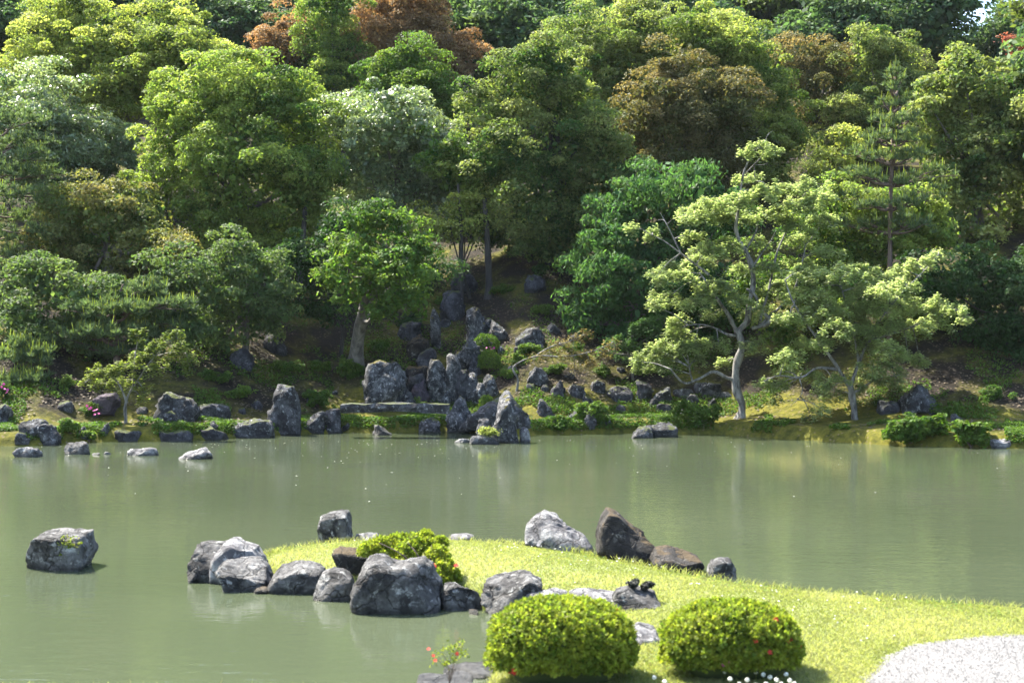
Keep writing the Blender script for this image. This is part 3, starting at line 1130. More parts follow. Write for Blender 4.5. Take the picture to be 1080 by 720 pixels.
tree('evergreen_shrub', 'dark evergreen thicket between the two pale maples and the young pine', 50.5,
     [(860, 250, 30), (900, 262, 32), (940, 255, 30), (970, 240, 28), (840, 300, 35), (890, 310, 40), (940, 310, 40), (985, 335, 34), (800, 300, 30), (1010, 360, 28), (960, 370, 28), (880, 350, 30), (830, 345, 26), (930, 225, 28), (962, 218, 28), (905, 238, 26), (990, 250, 28), (870, 215, 25), (910, 215, 25)], L_MID, 41, tintbias=0.1)  # taller upper lobes added to keep sun off the right bank
tree('evergreen_shrub', 'dark evergreen thicket under the reddish-tipped tree at left', 48.6,
     [(35, 300, 38), (85, 320, 36), (130, 325, 36), (170, 315, 34), (30, 345, 30), (185, 290, 26), (5, 320, 30), (120, 345, 28), (30, 372, 22), (90, 366, 22), (150, 362, 22), (200, 350, 22)], L_GREYG, 42, tintbias=0.1)
tree('evergreen_shrub', 'dark foliage filler for the shade in the hollow below the big oak', 60,
     [(560, 262, 22), (600, 258, 26), (640, 240, 24), (520, 250, 16), (580, 240, 25)], L_DARK, 43)  # filler leaves put in to darken the hollow
tree('evergreen_shrub', 'dark foliage filler for the shade between the grey-green and bright green trees', 52.5,
     [(335, 270, 22), (345, 300, 16), (310, 270, 25), (350, 245, 25), (300, 310, 15), (330, 325, 16), (345, 335, 12), (445, 300, 18), (455, 285, 18)], L_DARK, 44, tintbias=0.15)  # dark leaves added to stand for deep shade between the trees
tree('understory_shrub', 'sunlit yellow-green undergrowth seen between trunks left of the big oak', 57.2,
     [(500, 238, 24), (475, 245, 20), (522, 232, 20), (455, 240, 20), (490, 220, 20), (510, 215, 15)], L_YEL, 45, cat='shrub', tintbias=0.2, dens=900, trunk_r=0.06, bark=M_BARKD)
tree('grey_green_tree', 'grey-green rounded small tree on the left bank', 50,
     [(250, 290, 36), (222, 310, 33), (282, 305, 30), (215, 342, 26), (260, 338, 32), (290, 330, 21), (245, 268, 26), (282, 280, 20), (235, 360, 18)], L_GREYG, 46, leaf=0.13, dens=1500, clump=0.42, trunk_r=0.13)
h0 = hit(374, 388)
tree('camphor_tree', 'bright green tree on a leaning pale trunk beside the waterfall stones', 49,
     [(398, 232, 24), (422, 240, 26), (380, 270, 33), (415, 280, 36), (440, 290, 24), (374, 305, 28), (415, 318, 26), (350, 290, 17), (445, 262, 16), (395, 330, 14), (442, 318, 14), (375, 240, 18)],
     L_BRIGHT, 47, leaf=0.15, dens=1500, clump=0.45, base=(h0[0], h0[1]), trunk_r=0.25, bark=M_BARK)


# --- plain trunks seen in the shade
def stem(name, label, pts, Y, r0, r1, mat, seed, cat='tree'):
    P = [at(x, y, Y) for x, y in pts]
    b = np.array([P[0][0], Y, min(P[0][2], gzf(P[0][0], Y)) - 0.1])
    P[0] = b
    root = thing(name, label, cat, b)
    tb = Tubes()
    tb.add(P, r0, r1, 9, np.random.default_rng(seed), flare=0.4)
    obj('trunk', tb.mesh('trunk', b), mat, root)
    return root, tb


# ------------------------------------------------------------------ pines
def pine(name, label, Y, trunk_pts, whorls, seed, r0=0.14, tuft=(26, 0.2, 0.028), candles=0.3, density=90, bark=None):
    """whorls: (px, py of the pad, half width px, half height px, anchor px, anchor py)"""
    rng = np.random.default_rng(seed)
    P = [at(x, y, Y) for x, y in trunk_pts]
    b = np.array([P[0][0], Y, gzf(P[0][0], Y) - 0.1])
    P[0] = b
    root = thing(name, label, 'pine', b)
    tb = Tubes()
    tb.add(P, r0, 0.03, 8, rng)
    C = []
    for (x, y, w, h, ax, ay) in whorls:
        a = at(ax, ay, Y)
        yo = Y + rng.uniform(-0.9, 0.9)
        e = at(x, y, yo)
        tb.add([a, (a + e) / 2 + np.array([0, 0, -0.1]), e], 0.06, 0.018, 6, rng)
        ww, hh = w / F * Y, h / F * Y
        k = max(4, int(density * ww * 1.2))
        o = rng.normal(size=(k, 3)) * np.array([ww * 0.5, ww * 0.42, hh * 0.5])
        C.append(e + o)
        for q in range(3):
            s = e + o[q]
            tb.add([(a + e) / 2, s], 0.022, 0.008, 4)
    C = np.concatenate(C)
    V = needle_tufts(C, rng, tuft[0], tuft[1], tuft[2], 0.55)
    obj('crown', leaf_mesh('crown', V - b, rng.random(len(V) // 4)), L_PINE, root)
    obj('trunk', tb.mesh('trunk', b), bark or M_BARKB, root)
    k = int(len(C) * candles)
    if k:
        S = C[rng.choice(len(C), k, False)] + np.array([0, 0, 0.08])
        d = nrm(rng.normal(0, 0.13, (k, 3)) + np.array([0, 0, 1]))
        Vs = []
        for j in range(2):
            bb = nrm(np.cross(d, rng.normal(size=d.shape))) * 0.022
            l = rng.uniform(0.16, 0.34, (k, 1))
            q = np.stack([S - bb, S + bb, S + d * l + bb * .4, S + d * l - bb * .4], 1)
            Vs.append(q.reshape(-1, 3))
        V = np.concatenate(Vs)
        obj('young_needles', leaf_mesh('young_needles', V - b, rng.random(len(V) // 4)), L_CANDLE, root)
    return root


def whorl_list(seed, trunk, spec):
    rng = np.random.default_rng(seed)
    out = []
    for (y, hw) in spec:
        tx = np.interp(y, [p[1] for p in trunk][::-1], [p[0] for p in trunk][::-1])
        for s in (-1, -0.55, 0.15, 0.6, 1):
            x = tx + s * hw * rng.uniform(0.7, 1.1)
            out.append((x, y - abs(s) * 5 + rng.uniform(-4, 4), hw * 0.42 + 4, 6, tx, y + 6))
    return out


tp = [(938, 285), (939, 230), (941, 160), (944, 75)]
pine('young_pine', 'young pine with a straight bare reddish trunk behind the pale maples', 48.8, tp,
     whorl_list(5, tp, [(240, 44), (215, 42), (190, 38), (168, 32), (148, 24), (130, 18), (112, 12), (95, 6), (82, 3)]), 51, r0=0.10, density=22, candles=1.0)
tp = [(-30, 330), (-20, 250), (-10, 180), (-5, 140)]
pine('leaning_pine', 'grey-green pine with dark bare limbs at the left edge', 55, tp,
     [(20, 150, 32, 8, -10, 165), (40, 165, 20, 8, -5, 172), (12, 180, 30, 9, -12, 190), (42, 182, 22, 8, 0, 190), (15, 205, 30, 9, -14, 200), (48, 206, 22, 8, 0, 203),
      (25, 228, 30, 9, -16, 225), (10, 250, 30, 10, -18, 250), (45, 246, 20, 8, -10, 240), (15, 270, 26, 8, -20, 270), (20, 125, 28, 8, -8, 150), (5, 290, 18, 8, -22, 285)], 52, r0=0.2, density=55, candles=0.45)
tp = [(118, 400), (125, 370), (120, 330), (130, 300)]
pine('spreading_pine', 'low spreading dark pine with upright pale shoots above the left bank', 47.8, tp,
     [(100, 350, 30, 8, 122, 365), (75, 358, 25, 8, 118, 372), (150, 345, 28, 8, 125, 360), (172, 335, 24, 8, 125, 350), (140, 325, 28, 8, 122, 340), (105, 328, 28, 8, 120, 340),
      (165, 355, 24, 7, 126, 372), (120, 372, 30, 7, 122, 380), (85, 338, 20, 8, 120, 350), (60, 345, 20, 7, 118, 360), (150, 305, 22, 8, 128, 315), (185, 320, 18, 7, 130, 330)], 53, r0=0.11, density=70, candles=0.5)
tp = [(18, 440), (14, 400), (20, 370)]
pine('small_pine', 'small pine with yellow-green upright shoots at the left edge of the bank', 46.5, tp,
     [(15, 375, 20, 8, 18, 390), (38, 382, 16, 8, 17, 395), (0, 385, 16, 8, 17, 395), (30, 400, 20, 7, 16, 408), (8, 402, 18, 7, 16, 410), (22, 362, 14, 7, 18, 378), (40, 372, 12, 7, 18, 385)], 54, r0=0.07, density=75, candles=0.8, tuft=(24, 0.18, 0.026))


# ------------------------------------------------------------------ maples: flat tiers of small leaves on crooked limbs
def maple(name, label, Y, limbs, pads, seed, mat=None, leaf=0.085, per=2400, bark=None, ydep=1.3, thick=0.2, tintb=0.5, base_z=None, zs=None):
    """limbs: (points px, r0, r1, dy at the end); pads: (px, py, half width px)"""
    rng = np.random.default_rng(seed)
    if Y is None:
        Y = hit(*limbs[0][0][0])[1]
    tb = Tubes()
    b = None
    for (pts, r0, r1, dy) in limbs:
        k = len(pts)
        P = np.array([at(x, y, Y + dy * (i / max(k - 1, 1)) ** 1.2) for i, (x, y) in enumerate(pts)])
        if b is None:
            b = P[0].copy()
            b[2] = gzf(b[0], b[1]) - 0.08
            P[0] = b
        tb.add(P, r0 * (0.66 if r0 > 0.05 else 1), r1 * 0.8, 9 if r0 > 0.05 else 6, rng, knobs=0.32, flare=0.35 if r0 > 0.12 else 0)
    allp = np.concatenate(tb.V)
    Ps, Ns, Ts = [], [], []
    for pd in pads:
        x, y, hw = pd[:3]
        yo = pd[3] if len(pd) > 3 else rng.uniform(-1, 1) * ydep
        c = at(x, y, Y + yo)
        w = 1.08 * hw / F * Y
        d = np.linalg.norm(allp - c, axis=1)
        a = allp[np.argmin(d)]
        if d.min() > 0.15:
            tb.add([a, (a + c) / 2 + np.array([0, 0, 0.05]), c - np.array([0, 0, 0.06])], 0.022, 0.008, 5)
        nt = max(9, int(24 * w / 0.6))
        ang = rng.uniform(0, 6.28, nt)
        rad = rng.random(nt) ** 0.7 * w * 1.15
        tc = c + np.stack([np.cos(ang) * rad * 1.05, np.sin(ang) * rad * 0.9, -0.25 * rad ** 2 / max(w, .1) + np.sin(ang) * rad * 0.30 + rng.normal(0, thick * 0.4, nt)], 1)
        for q in range(min(nt, 6)):
            tb.add([c - np.array([0, 0, .06]), tc[q] - np.array([0, 0, .05])], 0.010, 0.004, 4)
        n = int(per * w * w / 0.36 + 60)
        k = rng.integers(0, nt, n)
        tr = 0.18 * w ** 0.5
        o = rng.normal(size=(n, 3)) * np.array([tr * 0.62, tr * 0.62, 0.055])
        o[:, 2] -= 0.35 * (o[:, 0] ** 2 + o[:, 1] ** 2) / tr
        o[:, 2] += 0.30 * o[:, 1]
        Ps.append(tc[k] + o)
        oo = o.copy()
        oo[:, 2] = 0.12
        Ns.append(nrm(oo))
        Ts.append(tintb + 0.2 * vnoise(tc * 1.3, 3)[k] + rng.normal(0, 0.15, n))
    P = np.concatenate(Ps)
    V = leaf_quads(P, np.concatenate(Ns), leaf, leaf * 0.72, rng, 0.3, 1.3, 0.5, 0.1)
    root = thing(name, label, 'maple', b)
    obj('crown', leaf_mesh('crown', V - b, np.concatenate(Ts)), mat or L_MAPLE, root)
    obj('trunk', tb.mesh('trunk', b), bark or M_BARKP, root)
    return root


maple('garden_maple', 'pale-trunked gnarled maple with open layered branches at the water edge', None, [
    ([(780, 441), (782, 425), (776, 408), (777, 385), (783, 365), (779, 350), (788, 338), (790, 320), (794, 300), (793, 282), (787, 266), (780, 256)], 0.21, 0.10, 0.0),
    ([(780, 256), (776, 240), (779, 222), (782, 195), (787, 175), (795, 160), (806, 150)], 0.09, 0.014, -0.3),
    ([(778, 352), (770, 335), (757, 316), (748, 302), (738, 288)], 0.12, 0.03, -0.5),
    ([(776, 354), (765, 352), (752, 345), (738, 342), (726, 343)], 0.045, 0.012, -0.8),
    ([(776, 400), (766, 398), (752, 392), (736, 400), (722, 404), (712, 395), (707, 389)], 0.10, 0.025, -0.9),
    ([(730, 402), (727, 387), (725, 374)], 0.035, 0.012, -0.9),
    ([(793, 283), (804, 266), (813, 254), (818, 244)], 0.04, 0.012, 0.4),
    ([(788, 262), (797, 245), (799, 234)], 0.035, 0.012, 0.3),
    ([(793, 328), (799, 322), (797, 312), (788, 305)], 0.085, 0.05, -0.1),
    ([(793, 346), (806, 343), (812, 337), (806, 331)], 0.10, 0.07, -0.1),
    ([(800, 345), (812, 300), (820, 265), (832, 238), (838, 222)], 0.05, 0.012, 0.8),
    ([(748, 290), (730, 276), (714, 264), (700, 254), (684, 246)], 0.04, 0.01, 0.2),
    ([(718, 267), (711, 252), (704, 238), (696, 224)], 0.03, 0.008, 0.3),
    ([(704, 238), (700, 232), (694, 232)], 0.012, 0.005, 0.3), ([(704, 236), (710, 231), (716, 230)], 0.012, 0.005, 0.3),
    ([(789, 180), (797, 172), (803, 165), (812, 150)], 0.02, 0.006, 0.2), ([(795, 172), (796, 182), (795, 194)], 0.018, 0.008, 0.2),
    ([(806, 150), (810, 142), (815, 138)], 0.012, 0.004, 0.2), ([(797, 174), (804, 174), (810, 172)], 0.012, 0.004, 0.2),
    ([(800, 345), (835, 310), (847, 272), (850, 258), (862, 244)], 0.05, 0.014, 1.0)],
    [(792, 158, 10), (802, 154, 10), (816, 158, 9), (785, 187, 9), (796, 185, 7), (745, 218, 18), (760, 210, 18), (732, 226, 15), (722, 222, 10), (800, 202, 14), (812, 196, 12), (780, 212, 14),
     (835, 198, 18), (858, 192, 14), (850, 212, 20), (872, 228, 16), (868, 205, 14), (775, 225, 20), (818, 222, 20), (838, 236, 15), (668, 240, 8), (688, 246, 10), (728, 249, 11),
     (750, 258, 17), (765, 256, 14), (738, 274, 17), (708, 280, 16), (692, 290, 11), (720, 290, 12), (782, 284, 11), (760, 298, 16), (745, 300, 14), (704, 312, 15), (692, 322, 9), (735, 313, 16),
     (752, 330, 8), (716, 338, 12), (710, 348, 10), (722, 352, 9), (690, 368, 17), (710, 362, 18), (732, 362, 16), (680, 384, 10), (672, 380, 8), (700, 378, 14), (758, 362, 10), (766, 380, 9), (735, 378, 9),
     (796, 362, 12), (785, 315, 14), (800, 322, 14), (822, 300, 18), (845, 275, 18), (872, 262, 14), (840, 252, 14), (790, 330, 9), (810, 280, 12), (798, 255, 12)], 61, tintb=0.55, ydep=1.0)
maple('garden_maple', 'broad layered maple with a wide pale green crown leaning over the mossy bank', 44.6, [
    ([(904, 458), (902, 440), (899, 420), (896, 405)], 0.16, 0.12, 0),
    ([(898, 412), (885, 390), (868, 365), (850, 340), (835, 315), (828, 295)], 0.09, 0.02, -0.4),
    ([(897, 408), (905, 385), (915, 360), (930, 335), (950, 310), (975, 285), (990, 268)], 0.09, 0.012, 0.5),
    ([(906, 383), (900, 350), (892, 320), (885, 295)], 0.06, 0.014, 0.6),
    ([(915, 360), (945, 350), (980, 338), (1012, 326)], 0.05, 0.01, 0.2),
    ([(885, 390), (862, 388), (845, 398), (822, 396), (805, 402)], 0.05, 0.012, -0.8),
    ([(899, 415), (925, 400), (950, 395)], 0.045, 0.012, -0.6), ([(843, 398), (846, 414), (834, 428)], 0.02, 0.008, -0.8)],
    [(845, 286, 17), (866, 288, 18), (888, 284, 17), (908, 282, 16), (928, 290, 16), (948, 285, 12), (960, 279, 12), (976, 273, 10), (990, 267, 6), (860, 304, 20), (885, 303, 20), (912, 304, 20), (936, 304, 17),
     (955, 298, 12), (840, 312, 16), (870, 322, 20), (900, 322, 20), (926, 322, 18), (950, 320, 16), (972, 320, 16), (990, 318, 11), (1008, 324, 10), (1016, 332, 7), (985, 336, 14), (962, 342, 15), (936, 342, 17), (906, 342, 18),
     (880, 342, 14), (866, 358, 14), (850, 362, 12), (915, 362, 15), (938, 364, 14), (958, 374, 12), (970, 380, 8), (832, 372, 14), (848, 392, 12), (826, 390, 11), (806, 402, 9), (820, 405, 10), (878, 398, 14), (902, 392, 14),
     (926, 398, 14), (946, 400, 9), (886, 414, 13), (868, 414, 10), (920, 384, 12), (850, 330, 14), (832, 332, 12), (905, 410, 10), (940, 385, 12), (815, 420, 9), (868, 430, 8), (855, 436, 7)], 62, tintb=0.65, ydep=1.5, per=2800)
maple('small_maple', 'small slender young maple by itself on the left bank', 44.0, [
    ([(133, 448), (132, 432), (136, 415), (148, 397), (163, 376), (186, 356)], 0.085, 0.015, 0),
    ([(134, 425), (125, 404), (112, 394), (100, 392)], 0.04, 0.01, -0.3), ([(140, 408), (142, 380), (146, 355)], 0.03, 0.008, 0.3),
    ([(163, 376), (180, 372), (196, 372)], 0.03, 0.008, 0.2)],
    [(145, 352, 8), (146, 362, 7), (142, 372, 8), (165, 362, 8), (158, 372, 8), (185, 350, 8), (176, 358, 8), (192, 364, 9), (198, 378, 8), (182, 372, 8), (150, 385, 11), (128, 384, 10), (118, 390, 10), (104, 388, 10),
     (94, 398, 7), (108, 402, 8), (125, 402, 11), (140, 398, 10), (168, 386, 7), (200, 388, 5), (152, 412, 7), (150, 420, 5), (98, 406, 5)], 63, per=1500, leaf=0.09, ydep=0.5, tintb=0.35, mat=L_YEL)
maple('leaning_maple', 'small leaning bare-limbed maple with faded leaves over the central rocks', None, [
    ([(545, 412), (546, 400), (541, 388), (552, 380), (570, 375), (598, 376), (625, 370), (645, 362)], 0.06, 0.012, -0.3),
    ([(560, 378), (580, 366), (600, 360), (618, 352)], 0.025, 0.008, 0.2)],
    [(590, 362, 9), (605, 358, 9), (616, 352, 7), (580, 370, 8), (600, 374, 10), (618, 374, 9), (635, 368, 8), (648, 362, 6), (566, 374, 6), (622, 384, 9), (606, 388, 8), (640, 376, 6)], 64, per=900, leaf=0.08, ydep=0.4, mat=L_BROWN, tintb=0.8, bark=M_BARKP)
maple('small_maple', 'small green layered maple under the drooping tree, left of the gnarled maple', None, [
    ([(668, 400), (665, 380), (660, 362), (672, 350)], 0.05, 0.02, 0), ([(663, 374), (645, 372), (636, 366)], 0.03, 0.008, -0.2), ([(664, 368), (685, 355), (700, 345)], 0.03, 0.008, 0.2)],
    [(652, 360, 10), (665, 345, 12), (680, 338, 12), (694, 335, 10), (640, 368, 9), (668, 362, 10), (690, 350, 10), (675, 375, 9), (655, 374, 8)], 65, per=1500, leaf=0.085, ydep=0.5, mat=L_DROOP, tintb=0.9, bark=M_BARK)

# two bare trunks in the gap
for i, (lab, pts, Yt, r) in enumerate([
        ('slim dark trunk in the gap just left of the big oak', [(486, 285), (487, 255), (483, 195)], 57, 0.09),
        ('dark forked trunk in the shade between grey-green and bright green trees', [(316, 325), (317, 290), (322, 220)], 57, 0.16),
        ('thick dark stump-like trunk at the head of the waterfall rocks', [(516, 295), (515, 272), (511, 210)], 57, 0.17)]):
    st, tb = stem('forest_tree', lab, pts, Yt, r, r * 0.6, M_BARKD, 70 + i)
    tx, ty = pts[-1]
    rngt = np.random.default_rng(170 + i)
    Lb = [(*at(tx + dx, ty - dy, Yt + 1.0), 0.85) for dx, dy in ((-8, 12), (14, 22), (-18, 30))]
    V, T = crown(Lb, rngt, 5000, 0.16)
    obj('crown', leaf_mesh('crown', V - np.array(st.location), T), L_MID, st)


# ------------------------------------------------------------------ rocks in and round the near lawn (outlines in photograph pixels)
NEAR = [
    ('block of dark stone alone in the water at left, leafy sprig on its face', [(27, 600), (30, 585), (37, 563), (44, 556), (70, 555), (91, 557), (94, 566), (97, 577), (98, 597), (92, 602), (50, 603)], 601, 0, M_GREY, 5, {}),
    ('grey stone at the left tip of the grassy spit, shoulder sloping left', [(199, 602), (200, 588), (204, 572), (214, 569), (240, 570), (252, 580), (256, 600), (250, 614), (206, 615)], 614, 0, M_GREY, 2, {}),
    ('pale knobbly boulder topping the stone cluster on the left tip of the spit', [(222, 604), (224, 588), (232, 575), (240, 565), (247, 564), (256, 572), (268, 576), (276, 590), (284, 606)], 606, 0.1, M_PALE, 3, {}),
    ('dark-faced grey boulder with a lit flat top in front of the left tip cluster', [(228, 596), (236, 588), (262, 585), (272, 588), (280, 598), (285, 612), (282, 620), (244, 625), (236, 612)], 623, 0, M_GREY, 14, {}),
    ('small wet stone in the water in front of the left tip boulders', [(267, 624), (270, 619), (277, 617), (283, 619), (285, 625)], 626, 0, M_DARK, 5, {'lvl': 3}),
    ('rounded grey boulder third along the spit, smooth pale top', [(282, 620), (283, 603), (288, 592), (305, 590), (325, 590), (340, 596), (343, 606), (338, 624), (300, 626)], 625, 0, M_GREY, 6, {}),
    ('squat round grey stone left of the biggest boulder', [(330, 632), (331, 618), (338, 604), (350, 598), (362, 600), (371, 608), (372, 622), (366, 635), (340, 635)], 634, 0, M_GREY, 7, {}),
    ('dark mossy wedge of stone just behind the biggest boulder', [(350, 578), (356, 575), (374, 576), (390, 580), (392, 596), (378, 606), (360, 602), (354, 590)], 606, 0.12, M_DARK, 8, {'depth': 0.25}),
    ('biggest grey boulder at the water edge with jagged notched top', [(370, 640), (371, 622), (378, 600), (384, 588), (394, 582), (404, 583), (414, 588), (432, 587), (446, 586), (456, 592), (459, 604), (466, 612), (468, 640), (460, 648), (378, 646)], 646, 0, M_GREY, 9, {'lvl': 5, 'facets': 4}),
    ('upright grey block standing on the back edge of the spit', [(333, 572), (334, 556), (338, 542), (345, 537), (360, 536), (367, 538), (370, 556), (373, 570)], 573, 0.1, M_GREY, 10, {}),
    ('flat pale stone right of the upright block on the spit', [(370, 571), (374, 562), (388, 559), (398, 561), (402, 570)], 571, 0.14, M_PALE, 11, {'lvl': 3}),
    ('low flat pale stone on the back edge of the lawn behind the azalea', [(468, 571), (474, 563), (488, 560), (499, 563), (504, 571)], 571, 0.14, M_PALE, 12, {'lvl': 3}),
    ('dark square stone with a pale flat top between biggest boulder and rounded boulder', [(466, 640), (468, 614), (476, 611), (500, 611), (508, 616), (509, 636), (500, 643)], 643, 0, M_GREY, 13, {}),
    ('tilted rounded grey boulder behind the left clipped azalea', [(501, 640), (502, 622), (508, 608), (520, 601), (535, 599), (560, 602), (573, 611), (574, 622), (560, 642), (520, 649)], 648, 0, M_GREY, 4, {'facets': 9}),
    ('small wet stone at the foot of the tilted rounded boulder', [(492, 646), (495, 641), (504, 640), (510, 647)], 648, 0, M_DARK, 15, {'lvl': 3}),
    ('flat pale stone peeping over the left clipped azalea, left one', [(544, 640), (548, 622), (560, 617), (585, 618), (600, 624), (604, 640)], 641, 0.1, M_PALE, 16, {}),
    ('low jagged pale stone peeping over the left clipped azalea, right one', [(596, 640), (600, 621), (610, 618), (640, 623), (652, 626), (654, 640)], 641, 0.15, M_PALE, 17, {}),
    ('square grey block between the two clipped azaleas, dark clumps on its top', [(646, 630), (650, 620), (664, 616), (688, 620), (694, 624), (698, 640), (694, 650), (660, 650)], 650, 0.15, M_GREY, 18, {}),
    ('flat pale broken stone lying between the two clipped azaleas', [(662, 686), (666, 658), (676, 652), (692, 658), (700, 676), (694, 690)], 690, 0.1, M_PALE, 19, {'depth': 0.35}),
    ('white flat stone lying at the bottom edge of the photo', [(438, 720), (440, 711), (456, 706), (486, 705), (499, 711), (503, 722)], 722, 0.0, M_PALE, 20, {}),
    ('dark flat stone behind the white flat stone, left of the clipped azalea', [(464, 712), (472, 701), (490, 695), (510, 697), (522, 704), (524, 716)], 714, 0.0, M_GREY, 21, {}),
    ('pale triangular boulder on the back edge of the lawn, sloping right', [(553, 574), (555, 552), (564, 541), (574, 536), (588, 540), (600, 552), (616, 562), (626, 578), (600, 582), (560, 578)], 580, 0.15, M_PALE, 22, {'lvl': 5}),
    ('tall dark mossy boulder on the back edge of the lawn, sloping down right', [(628, 584), (629, 560), (632, 546), (641, 533), (652, 537), (664, 550), (680, 562), (690, 574), (706, 590), (680, 590), (640, 586)], 588, 0.15, M_DARK, 23, {'lvl': 5}),
    ('low brown tail stone running down right of the dark mossy boulder', [(686, 592), (692, 576), (704, 574), (724, 580), (740, 588), (744, 598), (720, 600)], 598, 0.12, M_DARK, 24, {}),
    ('small grey stone standing alone on the lawn edge right of the brown tail stone', [(747, 604), (750, 590), (758, 585), (770, 586), (778, 602), (780, 610), (760, 610)], 609, 0.12, M_GREY, 25, {}),
]
for (lab, pts, by, zb, mat, sd, kw) in NEAR:
    kw = dict(kw)
    kw.setdefault('lvl', 5)
    kw.setdefault('facets', 4)
    kw.setdefault('rough', 0.5)
    kw.setdefault('tilt', 0.14)
    kw.setdefault('sharp', 8.0)
    wpx = max(q[0] for q in pts) - min(q[0] for q in pts)
    kw.setdefault('depth', 0.55 * min(wpx, 70) / F * F * (CAMH - zb) / (by - CY))
    rock_px('garden_rock', lab, pts, by, mat, sd, zbase=zb, **kw)

# dark clumps on the square block
for i, (x, y, w, h, lab) in enumerate([(668, 615, 11, 10, 'small blackish moss clump on the left of the square block top'), (683, 616, 15, 9, 'wider blackish moss clump on the right of the square block top')]):
    Yb = F * 2.85 / (650 - CY) + 0.35
    c = at(x, y, Yb)
    rng = np.random.default_rng(300 + i)
    V, T = crown([(c[0], c[1], c[2], h / F * Yb * 0.5), (c[0] + (w - h) / F * Yb * .5, c[1], c[2] - 0.01, h / F * Yb * 0.4), (c[0] - (w - h) / F * Yb * .5, c[1], c[2] - 0.015, h / F * Yb * 0.4)],
                 rng, 2500, 0.02, clump=0.03)
    b = np.array([c[0], c[1], c[2] - 0.06])
    tag(obj('moss_clump', leaf_mesh('moss_clump', V - b, T * 0), flat_mat('black_moss', (0.02, 0.022, 0.014)), None, b), lab, 'moss')

# ------------------------------------------------------------------ rocks in the water and along the far bank
FARW = [
    ('low pale-topped rock, leftmost of the four in the water by the left bank', (15, 470, 42, 483), 'slab', 482, M_PALE, 101),
    ('squarish white-topped rock, second of the four in water by the left bank', (69, 464, 97, 479), 'block', 479, M_GREY, 102),
    ('low flat rock, third of the four in the water by the left bank', (133, 471, 167, 481), 'slab', 480.5, M_PALE, 103),
    ('pale bright peaked rock, rightmost of the four in the water by the left bank', (186, 469, 224, 485), 'wedgel', 484, M_PALE, 104),
    ('tiny flat stone just above the water beside the second left rock', (96, 477, 106, 480), 'slab', 479.5, M_PALE, 105),
    ('tiny flat stone just above the water, right of its twin', (109, 476, 118, 479.5), 'slab', 479, M_PALE, 106),
    ('tall pointed rock standing in the water at the centre', (517, 406, 552, 468), 'peak', 467, M_FALL, 107),
    ('low flat-topped islet stone left of the tall pointed rock', (494, 457, 527, 469), 'slab', 468.5, M_BANK, 108),
    ('small upright stone leaning on the right foot of the tall pointed rock', (548, 449, 560, 467), 'tall', 466.5, M_PALE, 109),
    ('small pale stone between the flat islet stone and the tall pointed rock', (502, 437, 520, 458), 'round', 463, M_BANK, 110),
    ('tiny bright stone at the water line left of the flat islet stone', (479, 462, 496, 468), 'slab', 467, M_PALE, 111),
    ('white-splotched jagged rock group in the shallow water left of the gnarled maple', (664, 445, 690, 463), 'wedgel', 462, M_BANK, 112),
    ('pale speckled rock beside the jagged shallow-water rock near the gnarled maple', (684, 443, 716, 461), 'round', 461, M_BANK, 113),
    ('small dark rock under the stone bridge, left one', (371, 434, 391, 452), 'round', 452, M_BANK, 114),
    ('low rock in the water in front of the stone bridge', (391, 446, 413, 460), 'wedge', 459, M_BANK, 115),
    ('squarish rock under the stone bridge, middle one', (412, 434, 432, 453), 'block', 453, M_BANK, 116),
    ('broad rock under the stone bridge, right one', (442, 440, 467, 457), 'block', 456.5, M_BANK, 117),
    ('rough grey rock supporting the right end of the stone bridge', (469, 414, 502, 455), 'peak', 456, M_FALL, 118),
]
for (lab, b, sh, by, mat, sd) in FARW:
    rock_px('pond_rock', lab, boxpts(b, sh, sd), by, mat, sd, sink=0.35)

